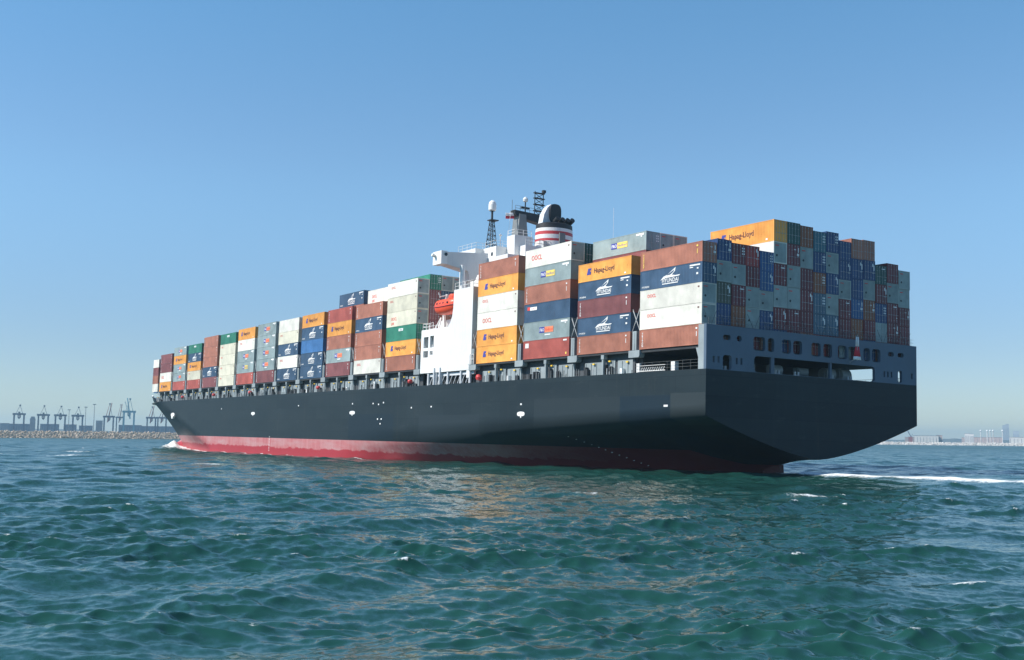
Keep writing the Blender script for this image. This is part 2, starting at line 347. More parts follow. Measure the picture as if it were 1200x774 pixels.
# aft end: mooring deck, open port and starboard sides, the long grey transom wall with its openings
mb = MB(); mb.box(-13.4, .9, -19.9, 19.9, 13.46, 13.54); mb.build('mooring_deck', M['dark'], ship)
mb = MB(); mb.box(-14.0, -13.5, -19.6, 19.6, 13.5, ZC-.3); mb.build('mooring_bulkhead', M['cableway'], ship)
mb = MB(); mb.box(-13.3, .5, -19.8, 19.8, ZC-.40, ZC-.06); mb.build('hatch_cover', M['dark'], ship)
def holed_plate(Y0, Y1, Z0, Z1, X0, X1, holes, mi=0):
    ys = sorted({Y0, Y1, *[h[0] for h in holes], *[h[1] for h in holes]}); zs = sorted({Z0, Z1, *[h[2] for h in holes], *[h[3] for h in holes]})
    def solid(i, j):
        if not (0 <= i < len(ys)-1 and 0 <= j < len(zs)-1): return False
        y, z = (ys[i]+ys[i+1])/2, (zs[j]+zs[j+1])/2
        return not any(h[0] < y < h[1] and h[2] < z < h[3] for h in holes)
    mb = MB()
    for i in range(len(ys)-1):
        for j in range(len(zs)-1):
            if not solid(i, j): continue
            a, b, c, d = ys[i], ys[i+1], zs[j], zs[j+1]
            mb.add([(X1, a, c), (X1, b, c), (X1, b, d), (X1, a, d)], [(0, 1, 2, 3)], mi); mb.add([(X0, a, c), (X0, b, c), (X0, b, d), (X0, a, d)], [(3, 2, 1, 0)], mi)
            if not solid(i-1, j): mb.add([(X0, a, c), (X1, a, c), (X1, a, d), (X0, a, d)], [(0, 1, 2, 3)], mi)
            if not solid(i+1, j): mb.add([(X0, b, c), (X1, b, c), (X1, b, d), (X0, b, d)], [(3, 2, 1, 0)], mi)
            if not solid(i, j-1): mb.add([(X0, a, c), (X1, a, c), (X1, b, c), (X0, b, c)], [(0, 1, 2, 3)], mi)
            if not solid(i, j+1): mb.add([(X0, a, d), (X1, a, d), (X1, b, d), (X0, b, d)], [(3, 2, 1, 0)], mi)
    return mb
def rounded(h, r=.28):      # a hole with stepped round corners, as stacked rectangles
    y0, y1, z0, z1 = h
    return [(y0+r, y1-r, z0, z1), (y0+r*.3, y1-r*.3, z0+r*.3, z1-r*.3), (y0, y1, z0+r, z1-r)]
HO = []
for a in (-12.05, -9.5): HO += rounded((a, a+(2.1 if a < -12 else 1.15), 16.32, 18.1))
for a, b in ((-6.95, -5.25), (-4.85, -3.2), (-1.45, .35), (.85, 2.55), (3.7, 5.5), (5.8, 7.6), (8.85, 10.2), (10.6, 12.35)): HO += rounded((a, b, 16.3, 18.1))
HO += rounded((-17.3, -16.0, 17.3, 17.95), .2) + rounded((-14.95, -14.1, 17.25, 18.0), .25) + rounded((14.0, 15.2, 17.3, 17.9), .2) + rounded((16.0, 17.3, 17.3, 17.9), .2)
HO += rounded((-17.3, -15.8, 13.54, 15.4)) + rounded((-11.9, 11.2, 13.54, 15.62), .35)
for a in (-19.0, -18.2, -15.1, -14.3, 13.0, 13.75, 14.5, 18.9): HO.append((a, a+.34, 14.35, 15.15))
HO += rounded((16.05, 16.95, 13.7, 15.4), .25)
holed_plate(-20.1, 20.1, 13.5, 19.1, .55, 1.0, HO).build('transom_wall', M['wallgrey'], ship)
mb = MB(); mb.box(.62, .95, -8.8, -8.25, 13.54, 15.7); mb.box(.62, .95, 2.2, 2.55, 13.54, 15.7); mb.build('wall_pillar', M['wallgrey'], ship)
mb = MB(); mb.box(-.45, .548, -20.1, -19.75, 13.5, 19.1); mb.prism([(-.45, 16.2), (-.45, 15.0), (-.9, 16.2)], 1, -20.1, -19.75); mb.build('corner_post', M['deckgrey'], ship)
mb = MB(); mb.box(-.45, .548, 19.75, 20.1, 13.5, 19.1); mb.build('corner_post', M['deckgrey'], ship)
mb = MB(); mb.box(-.462, -.45, -19.98, -19.85, 14.0, 15.0); mb.build('post_slot', M['black'], ship)
# railings on top of the wall and the lashing gear in front of the lowest boxes
mb = MB()
for y in np.arange(-19.6, 19.7, 1.25):
    mb.bar((.8, y, 19.1), (.8, y, 20.0), .025, 5)
for z in (19.55, 20.0): mb.bar((.8, -19.6, z), (.8, 19.7, z), .02, 5)
mb.build('wall_railing', M['mastgrey'], ship)
for i in range(16):
    y = -20+2.5*i; mb = MB()
    for s in (0.15, 2.3): mb.bar((.45, y+s, 16.9), (.2, y+2.45-s, 21.0), .022, 5)
    mb.build('lashing_rod', M['dark'], ship)
mb = MB()
for X in np.arange(-12.5, -.5, 1.5): mb.bar((X, -19.95, 13.54), (X, -19.95, 14.75), .02, 5)
for z in (13.95, 14.35, 14.75): mb.bar((-13, -19.95, z), (-.5, -19.95, z), .017, 5)
mb.build('mooring_railing', M['mastgrey'], ship)
mb = MB()
for y in (17.6,): 
    for X in np.arange(-12.5, 0, 1.5): mb.bar((X, 19.95, 13.54), (X, 19.95, 14.6), .03, 5)
for z in (14.05, 14.6): mb.bar((-13, 19.95, z), (-.5, 19.95, z), .03, 5)
mb.build('mooring_railing', M['steelbar'], ship)
for y, r in ((-10, .55), (-5, .7), (0, .6), (5.2, .85), (8.2, .95)):
    mb = MB(); mb.bar((-2.2, y-.9, 14.35), (-2.2, y+.9, 14.35), r, 14); mb.box(-2.6, -1.8, y-1.05, y-.95, 13.55, 14.9); mb.box(-2.6, -1.8, y+.95, y+1.05, 13.55, 14.9); mb.build('mooring_winch', M['deckgrey'], ship)
for y in (-16.4, -7.0, -3.4, 3.2, 6.9):
    mb = MB()
    for s in (-.3, .3): mb.bar((.2, y+s, 13.55), (.2, y+s, 14.1), .17, 10)
    mb.box(.02, .4, y-.55, y+.55, 13.545, 13.64); mb.build('bollard', M['steelbar'], ship)
mb = MB(); mb.box(-1.4, -.5, -16.9, -16.5, 13.56, 14.6); mb.build('hose_box', M['redfit'], ship)
mb = MB()   # gangway ladder lying on the open port side
for X in np.arange(-12.4, -7.6, .45): mb.bar((X, -19.5, 13.7), (X+.35, -19.5, 14.15), .06, 5)
mb.bar((-12.6, -19.5, 13.68), (-7.4, -19.5, 13.68), .07, 5); mb.bar((-12.6, -19.5, 14.4), (-7.4, -19.5, 14.4), .06, 5)
mb.box(-13.2, -12.6, -19.6, -19.3, 13.55, 14.8); mb.build('gangway_ladder', M['white'], ship)
mb = MB(); mb.box(-6.4, -5.6, -19.4, -18.8, 13.55, 14.75); mb.build('deck_fitting', M['lettwhite'], ship)

# ------------------------------------------------------------------ superstructure
def rails(mb, pts, h=1.05, step=1.5, r=.035):
    for a, b in zip(pts[:-1], pts[1:]):
        a, b = Vector(a), Vector(b); n = max(1, int((b-a).length/step))
        for k in range(n+1):
            q = a.lerp(b, k/n); mb.bar(q, q+Vector((0, 0, h)), r, 5)
        for f in (.5, 1): mb.bar(a+Vector((0, 0, h*f)), b+Vector((0, 0, h*f)), r*.8, 5)
mb = MB(); mb.box(-73.5, -57.0, -13.0, 13.0, 13.5, 36.2); mb.box(-73.5, -62.2, -12.2, 12.2, 36.2, 38.35); mb.box(-73.0, -66.5, -13.9, 13.9, 37.45, 38.3)
dh = mb.build('deckhouse', M['white'], ship)
for X in np.arange(-72.0, -62.6, 1.7):
    mb = MB(); mb.box(X-.28, X+.28, -12.24, -12.19, 36.75, 37.35); mb.build('porthole', M['glass'], dh)
for z in (17.5, 20.4, 23.3, 26.2, 29.1, 32.0, 34.6):
    for y in np.arange(-11, 11.5, 2.2):
        mb = MB(); mb.box(-57.02, -56.97, y-.4, y+.4, z, z+.8); mb.build('window', M['glass'], dh)
for X in np.arange(-72.5, -58, 2.0):
    mb = MB(); mb.box(X-.35, X+.35, -13.03, -12.98, 34.4, 35.2); mb.build('window', M['glass'], dh)
mb = MB(); rails(mb, [(-73, -13.7, 38.3), (-66.6, -13.7, 38.3), (-66.6, -8, 38.3)], 1.1, 1.3); rails(mb, [(-66, -12.1, 38.35), (-62.4, -12.1, 38.35), (-62.4, 12, 38.35)], 1.1, 1.4); mb.build('railing', M['white'], dh)
# stair tower with its shaded, ladder-filled aft side
mb = MB(); mb.prism([(-56.4, 15.7), (-56.4, 29.75), (-62.9, 29.75), (-63.0, 26.6), (-63.3, 25.2), (-63.9, 24.2), (-64.5, 23.7), (-64.5, 15.7)], 1, -20.0, -17.4); tower = mb.build('stair_tower', M['white'], ship)
mb = MB()
for z in np.arange(16.8, 29.2, .75): mb.box(-56.1, -55.3, -19.3, -17.5, z, z+.07)
for y in (-19.3, -18.4, -17.5): mb.bar((-55.4, y, 15.8), (-55.4, y, 29.6), .05, 5)
mb.build('ladder_frame', M['dark'], tower)
mb = MB(); rails(mb, [(-62.7, -19.9, 29.75), (-56.5, -19.9, 29.75), (-56.5, -17.5, 29.75)], 1.15, 1.3, .05); mb.build('railing', M['white'], tower)
mb = MB(); mb.box(-57.4, -56.385, -20.06, -19.6, 16.6, 18.4); rails(mb, [(-56.3, -20.3, 16.6), (-55.0, -20.3, 16.6)], 1.6, .5, .06); mb.build('tower_landing', M['white'], tower)
# boat deck block with its openings
blk = holed_plate(-74.3, -64.52, 15.7, 23.5, -20.0, -19.7, [(-73.4, -71.6, 20.2, 22.2), (-71.0, -69.6, 20.2, 22.3), (-73.4, -71.6, 18.5, 19.7), (-71.0, -69.8, 18.9, 19.6)])
blk.v = [(y, x, z) for x, y, z in blk.v]
blk.box(-74.3, -64.52, -19.7, -13.02, 23.2, 23.5); blk.box(-74.3, -64.52, -19.0, -13.02, 15.7, 15.95); blk.box(-74.3, -74.0, -19.7, -13.02, 15.95, 23.2); blk.box(-69.2, -64.52, -19.699, -13.02, 15.95, 23.2)
bd = blk.build('boat_deck_block', M['white'], ship)
mb = MB(); mb.box(-73.9, -69.21, -18.4, -18.2, 15.96, 23.19); mb.box(-72.4, -72.2, -18.8, -18.42, 16, 22); mb.build('inner_bulkhead', M['offwhite'], bd)
mb = MB(); rails(mb, [(-74.2, -13.5, 23.5), (-74.2, -19.8, 23.5), (-70.3, -19.8, 23.5)], 1.15, 1.1, .05); mb.build('railing', M['white'], bd)
mb = MB()
for X in (-70.2, -65.2):
    mb.prism([(X-.25, 23.5), (X+.35, 23.5), (X+.2, 26.0), (X+.9, 29.8), (X+.55, 29.9), (X-.3, 26.0)], 1, -17.9, -17.5)
    mb.bar((X-.6, -19.2, 23.5), (X+.5, -18.6, 25.6), .14, 6); mb.bar((X+.9, -19.2, 23.5), (X+.5, -18.6, 25.6), .14, 6)
    mb.bar((X+.6, -17.7, 29.7), (X+.5, -19.0, 29.3), .12, 6)
mb.box(-72.8, -65.2, -17.45, -16.9, 23.5, 25.3); mb.build('boat_davit', M['white'], ship)
# bridge wing on the port side: tapered arm, white tip, bracket curving down to the tower
mb = MB()
mb.prism([(-21.6, 36.35), (-12.95, 37.1), (-12.95, 33.6), (-15.0, 33.0), (-15.5, 31.9), (-16.5, 31.9), (-17.0, 33.5), (-21.6, 34.3)], 0, -66.0, -63.6)
wing = mb.build('bridge_wing', M['white'], ship)
mb = MB(); mb.box(-66.4, -63.4, -22.5, -21.3, 34.2, 36.5); mb.build('wing_tip', M['white'], wing)
mb = MB(); mb.bar((-63.41, -21.6, 35.9), (-63.3, -21.6, 35.9), .3, 10); mb.build('wing_lamp', M['glass'], wing)
mb = MB(); mb.bar((-65.5, -22.4, 35.7), (-65.5, -23.2, 35.9), .3, 8); mb.build('wing_lamp', M['white'], wing)
mb = MB(); mb.prism([(-15.55, 32.5), (-16.45, 32.5), (-16.6, 29.0), (-15.3, 29.0)], 0, -66.8, -65.2); mb.build('wing_support', M['white'], ship)
mb = MB(); mb.bar((-62.6, -18.6, 29.75), (-62.6, -18.6, 34.2), .45, 10); mb.build('wing_support', M['white'], ship)
# provisions crane and ladder frames on the deck under the tower
mb = MB(); mb.box(-72, -56, -19.6, -19.2, 15.0, 15.5)
for X in (-71.5, -68.6, -66.8, -64.5, -60, -57): mb.box(X-.18, X+.18, -19.9, -19.6, 13.49, 15.9)
for X in np.arange(-71, -57, 1.4): mb.bar((X, -19.7, 13.6), (X+1.0, -19.7, 15.0), .07, 5)
mb.box(-69.0, -68.7, -20.25, -19.95, 13.5, 16.5); mb.box(-66.9, -66.6, -20.25, -19.95, 13.5, 16.5); mb.build('accommodation_ladder', M['offwhite'], ship)
mb = MB(); mb.box(-74.5, -55.5, -18.6, -18.3, 13.47, 15.7); mb.build('coaming', M['cableway'], ship)
mb = MB(); rr = random.Random(5)
for k in range(14):
    mb = MB(); X = -73.5+k*1.27; h = .5+rr.random(); mb.box(X-.3, X+.3, -18.9, -18.62, 13.5, 13.5+h)
    mb.build('deck_fitting', M['dark'], ship)
mb = MB(); mb.lathe([(.01, -.55), (.5, -.4), (.62, 0), (.5, .4), (.01, .55)], (-54.9, -19.2, 14.4), 12); mb.build('hose_box', M['redfit'], ship)
mb = MB(); mb.box(-57.9, -57.0, -19.95, -19.65, 14.4, 16.2); mb.build('notice_board', M['white'], ship)
# white house on the monkey island
mb = MB(); mb.box(-62.15, -59.6, -10.0, -6.2, 36.21, 40.3); mb.box(-59.59, -57.6, -9.0, 3.5, 36.21, 38.3); hs = mb.build('top_house', M['white'], ship)
mb = MB(); rails(mb, [(-62.1, -9.9, 40.3), (-59.7, -9.9, 40.3), (-59.7, -6.4, 40.3)], 1.0, 1.2, .045); mb.build('railing', M['white'], hs)
# antenna tower with white dome
mb = MB(); c = (-66.0, -10.9)
for sx in (-1, 1):
    for sy in (-1, 1): mb.bar((c[0]+.75*sx, c[1]+.75*sy, 38.35), (c[0]+.3*sx, c[1]+.3*sy, 43.6), .07, 5)
for i in range(6):
    z0, z1 = 38.35+i*.87, 38.35+(i+1)*.87; w0, w1 = .75-.45*i/6, .75-.45*(i+1)/6
    for sx, sy in ((1, 0), (-1, 0), (0, 1), (0, -1)):
        p = lambda w, s, z: (c[0]+(w*sx if sx else w*s), c[1]+(w*sy if sy else w*s), z)
        mb.bar(p(w0, -1, z0), p(w1, 1, z1), .045, 4); mb.bar(p(w1, -1, z1), p(w1, 1, z1), .045, 4)
mb.box(c[0]-.7, c[0]+.7, c[1]-.6, c[1]+1.0, 43.6, 43.78); mb.bar((c[0], c[1], 43.7), (c[0], c[1], 45.6), .2, 8)
at = mb.build('antenna_tower', M['dark'], ship)
mb = MB(); mb.lathe([(.55, 0), (.7, .2), (.72, 1.1), (.6, 1.6), (.3, 1.9), (.01, 2.0)], (c[0], c[1], 45.4), 14); mb.build('antenna_dome', M['white'], at)
mb = MB(); mb.bar((-66, -9.0, 38.35), (-66, -9.0, 41.0), .08, 6); mb.lathe([(.01, -.3), (.32, 0), (.01, .3)], (-66, -9.0, 41.2), 10); mb.bar((-65.5, -7.9, 38.35), (-65.3, -7.4, 45.8), .03, 4); mb.build('whip_antenna', M['white'], ship)
# main mast: tapered pylon, long cross arm, lattice top, radar
mb = MB(); mb.prism([(-4.9, 38.3), (-2.0, 38.3), (-2.9, 46.0), (-4.3, 46.0)], 0, -69.2, -67.0); mast = mb.build('radar_mast', M['mastgrey'], ship)
mb = MB(); mb.prism([(-5.2, 46.7), (-5.0, 45.7), (-3.6, 45.4), (1.8, 44.6), (2.8, 45.4), (2.6, 46.4)], 0, -69.0, -67.4); mb.build('cross_arm', M['dark'], mast)
mb = MB(); rails(mb, [(-67.5, -5.0, 46.6), (-67.5, 2.4, 46.4)], 1.0, 1.0, .04); mb.bar((-68, -5.4, 46.4), (-68, -5.4, 48.6), .05, 5); mb.build('railing', M['mastgrey'], mast)
mb = MB(); mb.bar((-68, -2.5, 46.4), (-68, -2.5, 48.6), .12, 6); mb.box(-68.2, -67.8, -3.4, -1.6, 47.3, 47.6); mast_pole = mb.build('mast_pole', M['dark'], mast)
mb = MB(); mb.lathe([(.01, 0), (.42, .2), (.5, .6), (.3, .95), (.01, 1.1)], (-68, -2.5, 48.5), 12); mb.build('antenna_dome', M['white'], mast_pole)
mb = MB()
for y in (-.4, 1.5): mb.bar((-68, y, 46.3), (-68, y, 51.0), .09, 5)
for z in (47.2, 48.4, 49.6, 50.6):
    mb.box(-68.3, -67.7, -.6, 1.7, z, z+.16)
    mb.bar((-68, -.4, z-1.0), (-68, 1.5, z), .06, 5); mb.bar((-68, 1.5, z-1.0), (-68, -.4, z), .06, 5)
mb.box(-68.3, -67.7, 1.3, 1.9, 50.9, 51.4); mb.build('signal_mast', M['dark'], mast)
mb = MB(); mb.bar((-67.6, 1.6, 46.6), (-67.6, 4.6, 46.75), .16, 6); mb.build('radar_scanner', M['white'], mast)
# funnel with red and white bands, uptakes
mb = MB(); fc = (-60.0, -1.35)
prof = [(3.6, 38.4), (3.6, 39.6), (3.62, 40.3), (3.60, 40.9), (3.57, 41.6), (3.54, 42.0), (3.5, 42.35), (3.42, 43.1), (2.9, 43.3), (.01, 43.35)]
prof = [(3.62, 38.4), (3.62, 39.75), (3.60, 40.2), (3.58, 40.95), (3.55, 41.55), (3.5, 42.15), (3.44, 43.0), (2.9, 43.2), (.01, 43.25)]
mb.lathe(prof, (fc[0], fc[1], 0), 40, .85, 1.0, mis=[0, 1, 0, 1, 0, 2, 2, 2])
fun = mb.build('funnel', [M['white'], M['fred'], M['black']], ship)
mb = MB(); mb.box(fc[0]+2.9, fc[0]+3.2, -2.3, -1.1, 39.3, 41.2); mb.build('funnel_ladder', M['mastgrey'], fun)
mb = MB(); mb.prism([(-3.95, 43.2), (-1.9, 43.2), (-1.6, 45.0), (-1.0, 47.1), (-2.1, 46.9), (-2.9, 46.2), (-3.6, 44.9)], 0, -61.4, -60.0); mb.build('funnel_casing', M['offwhite'], fun)
def uptake(y, z, r, x=-59.2):
    mb = MB(); mb.bar((x-.3, y, 43.2), (x-.1, y, z-.5), r*.75, 12, mi=0); mb.bar((x-.2, y, z-1.2*r), (x+.8, y, z), r, 14, r*1.1, mi=0); return mb
mb = MB(); mb.prism([(-1.35+1.22*math.copysign(abs(math.cos(a))**.6, math.cos(a)), 45.25+1.7*math.copysign(abs(math.sin(a))**.7, math.sin(a))) for a in np.linspace(0, 2*math.pi, 29)[:-1]], 0, -61.3, -59.6); mb.box(-61.0, -59.9, -2.2, -.5, 43.2, 44.2); mb.build('exhaust_pipe', M['black'], fun)
for y, z in ((-1.9, 44.1), (-.8, 44.0), (.3, 44.0), (1.3, 44.1)): uptake(y, z, .42, -58.8).build('exhaust_pipe', M['black'], fun)
mb = MB()
rails(mb, [(-57.7, -8.9, 38.3), (-57.7, 3.4, 38.3)], 1.2, .9, .06); mb.build('railing', M['steelbar'], dh)
for y in (-4.6, -3.4, -2.2, -.9, .8, 2.0):
    mb = MB(); mb.box(-58.4, -57.9, y-.3, y+.3, 38.31, 39.3+.35*math.sin(y*5)); mb.build('vent_box', M['steelbar'], dh)
mb = MB(); mb.bar((-50, 4.4, 33), (-50, 4.4, 45.5), .022, 5); mb.build('whip_antenna', M['white'], ship)
# flags
def flag(name, label, loc, w, h, bands, horiz=True):
    e = tag(empty(name, loc, SHIP), label, 'flag')
    mb = MB(); n = 10
    for j, (b0, b1, mi) in enumerate(bands):
        vs = []
        for k in range(n+1):
            for b in (b0, b1):
                u = k/n
                if horiz: vs.append((.06*math.sin(u*7), -w*u, -h*b - .25*u))
                else: vs.append((.10*math.sin(u*9+b*4), w*(u-.5)*(.35+.65*b), -h*b))
        mb.add(vs, [(2*k, 2*k+1, 2*k+3, 2*k+2) for k in range(n)], mi, True)
    o = mb.build('cloth', [M['flagwhite'], M['flagred']], e); md = o.modifiers.new('thickness', 'SOLIDIFY'); md.thickness = .02
    return e
e = flag('flag', 'white and red ensign hanging limp at the stern wall', (2.4, 5.9, 19.3), 1.5, 3.1, ((0, .42, 0), (.42, .85, 1), (.85, 1, 0)), False)
mb = MB(); mb.bar((0, 0, -3.2), (0, 0, .3), .05, 6); mb.bar((-1.4, 0, -3.4), (0, 0, -2.9), .05, 6); mb.build('flagstaff', M['steelbar'], e)
flag('flag', 'small white and red flag at left end of the mast cross arm', (-68, -4.9, 46.2), 1.9, 1.1, ((0, .5, 0), (.5, 1, 1)))
flag('flag', 'small red and white striped flag under the mast cross arm', (-67.2, 2.0, 44.3), 1.9, .9, ((0, .33, 1), (.33, .66, 0), (.66, 1, 1)))
# lifeboat
lb = tag(empty('lifeboat', (-66.85, -19.0, 27.3), SHIP), 'enclosed orange lifeboat in white davits beside the stair tower', 'lifeboat')
mb = MB(); n = 18; NS = 17; vs = []
for i in range(NS):
    u = -1+2*i/(NS-1); w = (1-abs(u)**2.8)**.5*.98+.02
    for k in range(n):
        a = 2*math.pi*k/n; ca, sa = math.cos(a), math.sin(a)
        y = 1.35*w*(abs(ca)**.75)*(1 if ca > 0 else -1)
        z = (1.45 if sa < 0 else 1.35)*sa*(w**.7) + .25*u*u
        vs.append((3.9*u, y, z))
mb.add(vs, [(i*n+k, i*n+(k+1) % n, (i+1)*n+(k+1) % n, (i+1)*n+k) for i in range(NS-1) for k in range(n)], 0, True)
mb.build('hull', M['boat'], lb)
mb = MB(); mb.lathe([(.85, 0), (.8, .55), (.6, .85), (.01, .95)], (2.0, 0, 1.15), 14, 1.2, 1.0); mb.build('canopy', M['boat'], lb)
mb = MB()
for i in range(NS-1):
    a, b = vs[i*n+9], vs[(i+1)*n+9]; mb.bar((a[0], a[1]-.03, a[2]-.1), (b[0], b[1]-.03, b[2]-.1), .09, 5)
mb.build('fender', M['fred'], lb)
for X in (-1.6, -.5, .6, 2.0):
    mb = MB(); mb.box(X-.2, X+.2, -1.30, -1.1, .35, .65); mb.build('window', M['glass'], lb)

# ------------------------------------------------------------------ containers
def body_mesh(L, kind):
    """corrugated (or smooth, for a reefer) box with frame rails and corner castings; base at z = 0, 2.6 high"""
    H, W = 2.6, 2.44; mb = MB(); hx, hy = L/2, W/2; dp = .036 if kind == 'dry' else .006
    per = .28 if kind == 'dry' else .75; n = int((L-.36)/per); x0 = -n*per/2
    for sgn in (-1, 1):
        prof = [(-hx+.1, hy-dp-.004)]
        for i in range(n):
            xb = x0+i*per
            prof += [(xb+.02*per, hy-dp-.004), (xb+.26*per, hy-.004), (xb+.52*per, hy-.004), (xb+.76*per, hy-dp-.004)]
        prof.append((hx-.1, hy-dp-.004))
        z0, z1 = .13, H-.08; vs = [(x, sgn*y, z) for x, y in prof for z in (z0, z1)]
        mb.add(vs, [(2*i, 2*i+2, 2*i+3, 2*i+1) for i in range(len(prof)-1)])
        mb.box(-hx+.05, hx-.05, sgn*hy, sgn*(hy-.07), 0.02, .14); mb.box(-hx+.05, hx-.05, sgn*hy, sgn*(hy-.06), H-.085, H-.01)
        for ex_ in (-1, 1): mb.box(ex_*(hx), ex_*(hx-.13), sgn*hy, sgn*(hy-.12), .1, H-.1)
        for ex_ in (-1, 1):
            for z in (0, H-.12): mb.box(ex_*(hx+.003), ex_*(hx-.178), sgn*(hy+.003), sgn*(hy-.162), z, z+.12)
    mb.box(-hx+.1, hx-.1, -hy+.05, hy-.05, H-.05, H-.02); mb.box(-hx+.1, hx-.1, -hy+.05, hy-.05, .03, .12)
    for ex_ in (-1, 1):
        mb.box(ex_*hx, ex_*(hx-.08), -hy+.1, hy-.1, .01, .13); mb.box(ex_*hx, ex_*(hx-.08), -hy+.1, hy-.1, H-.1, H-.01)
        mb.box(ex_*(hx-.06), ex_*(hx-.10), -hy+.1, hy-.1, .12, H-.09)
    return mb.mesh('body_' + kind, [M['dark']])
BODY = {(40, 'dry'): body_mesh(LC, 'dry'), (40, 'reefer'): body_mesh(LC, 'reefer'), (20, 'dry'): body_mesh(6.06, 'dry'), (20, 'reefer'): body_mesh(6.06, 'reefer')}
def door_mesh():
    mb = MB(); mb.box(0, .045, -.555, .555, 0, 2.34)
    for z in (.08, .55, 1.02, 1.49, 1.96): mb.box(.045, .062, -.50, .50, z, z+.30)
    return mb.mesh('door', [M['dark']])
def rod_mesh():
    mb = MB(); mb.bar((.09, 0, -.06), (.09, 0, 2.4), .022, 6)
    for z in (.2, .9, 1.7, 2.2): mb.box(.06, .12, -.06, .06, z, z+.07)
    mb.bar((.11, 0, .95), (.13, .42, .92), .018, 5); return mb.mesh('lock_rod', [M['steelbar']])
def marking_mesh(v):
    mb = MB(); q = random.Random(v)
    if v == 0: mb.box(.064, .068, .25, .45, 1.55, 2.1); mb.box(.064, .068, .1, .5, 1.1, 1.4); mb.box(.064, .068, -.45, -.1, 1.8, 1.9)
    if v == 1: mb.box(.064, .068, .05, .25, 1.7, 2.1); mb.box(.064, .068, .30, .48, 1.2, 1.9); mb.box(.064, .068, .05, .45, .85, .95)
    if v == 2:
        for y in (.0, .28):
            for z in (1.15, 1.5, 1.85): mb.box(.064, .068, y, y+.2, z, z+.18)
    if v == 3: mb.box(.064, .068, -.4, .35, 1.95, 2.08); mb.box(.064, .068, .2, .4, .5, .62)
    return mb.mesh('marking', [M['lettwhite']])
def unit_mesh():
    mb = MB(); mb.box(0, .05, -1.08, 1.08, .02, 2.34, 0)
    for k in range(9): mb.box(.05, .075, -1.0+k*.235, -.95+k*.235, .1, 2.3, 0)
    for z in (.62, 1.18, 1.74): mb.box(.05, .07, -1.04, 1.04, z, z+.05, 0)
    mb.bar((.05, -.66, .82), (.085, -.66, .82), .15, 12, mi=1); mb.box(.05, .082, -.9, -.3, 1.95, 2.07, 2)
    return mb.mesh('refrigeration_unit', [M['dark'], M['black'], M['lettred']])
DOOR, ROD, UNIT = door_mesh(), rod_mesh(), unit_mesh(); MARK = [marking_mesh(v) for v in range(4)]
YF = -1.22-.006
def put(mb, geo, x, z, mi):
    vs, fs = geo; mb.add([(x+v[0], YF-v[2]-.002, z+v[1]) for v in vs], fs, mi)
def rect(mb, x0, x1, z0, z1, mi, d=0.0): mb.box(x0, x1, YF-.004-d, YF+.02, z0, z1, mi)
def sail_logo(big=True):
    mb = MB(); y0, y1 = YF-.004, YF+.02
    mb.prism([(-1.95, .98), (-1.35, 1.42), (-.55, 1.62), (1.05, 2.46), (.92, 1.98), (.30, 1.52), (1.0, 1.40), (1.95, 1.42), (1.7, 1.26), (-.9, 1.20)], 1, y0, y1, 0)
    mb.prism([(-.75, 1.53), (.80, 2.16), (.62, 1.86), (-.05, 1.55)], 1, y0-.004, y1, 1)
    put(mb, text_geo('HYUNDAI', .74, 'CENTER'), 0, .62, 0); mb.box(-1.6, 1.5, y0, y1, .40, .52, 0)
    put(mb, text_geo('HYUNDAI', .34), -5.75, .30, 0); rect(mb, 3.75, 5.7, 2.18, 2.36, 0); rect(mb, 3.75, 4.4, 1.95, 2.06, 0); rect(mb, 5.1, 5.4, 1.75, 1.92, 0); rect(mb, 5.0, 5.35, 1.05, 1.3, 0)
    return mb.mesh('lettering_sail', [M['lettwhite'], CM['navy']])
def hapag():
    mb = MB(); y0, y1 = YF-.004, YF+.02
    mb.prism([(-4.05, .95), (-3.75, 1.85), (-2.95, 1.85), (-3.05, 1.55), (-3.35, 1.55), (-3.4, 1.40), (-3.05, 1.40), (-3.15, .95)], 1, y0, y1, 0)
    put(mb, text_geo('Hapag-Lloyd', .95), -2.4, 1.1, 1); rect(mb, 4.6, 4.95, .25, .45, 2)
    return mb.mesh('lettering_emblem', [M['lettblue'], M['lettdark'], M['lettwhite']])
def oocl(size, x=-4.6, z=1.55, extra=None):
    mb = MB(); put(mb, text_geo('OOCL', size), x, z, 0)
    if extra: put(mb, text_geo(extra, size*.8), x, z-size*.95, 0)
    rect(mb, 5.3, 5.6, 2.0, 2.2, 1); return mb.mesh('lettering_red', [M['lettred'], M['lettdark']])
def pando(c):
    mb = MB(); rect(mb, -1.75, -.35, .95, 1.75, 0); rect(mb, -.35, 1.95, .95, 1.75, 1)
    put(mb, text_geo('P&O', .62, 'CENTER'), -1.05, 1.14, 2); put(mb, text_geo('Nedlloyd', .55, 'CENTER'), .8, 1.16, 3); rect(mb, 3.9, 5.6, 2.12, 2.38, 2); rect(mb, 4.9, 5.2, 1.9, 2.1, 2)
    if c == 'lettorange': rect(mb, -.3, 1.2, .55, .72, 2)
    return mb.mesh('lettering_two_tone', [M['lettblue'], M[c], M['lettwhite'], M['lettred'] if c == 'lettorange' else M['lettblue']])
def vertical(c='lettwhite', txt='TRITON'):
    mb = MB()
    for i, ch in enumerate(txt): put(mb, text_geo(ch, .42, 'CENTER'), -5.45, 1.9-i*.32, 0)
    rect(mb, 5.0, 5.3, 2.0, 2.2, 0); rect(mb, 5.1, 5.2, 1.1, 1.7, 0)
    return mb.mesh('lettering_vertical', [M[c]])
def small_white():
    mb = MB(); rect(mb, -.9, .9, 1.7, 2.15, 0); put(mb, text_geo('CHINA', .38, 'CENTER'), 0, 1.78, 1); return mb.mesh('lettering_panel', [M['lettwhite'], CM['green']])
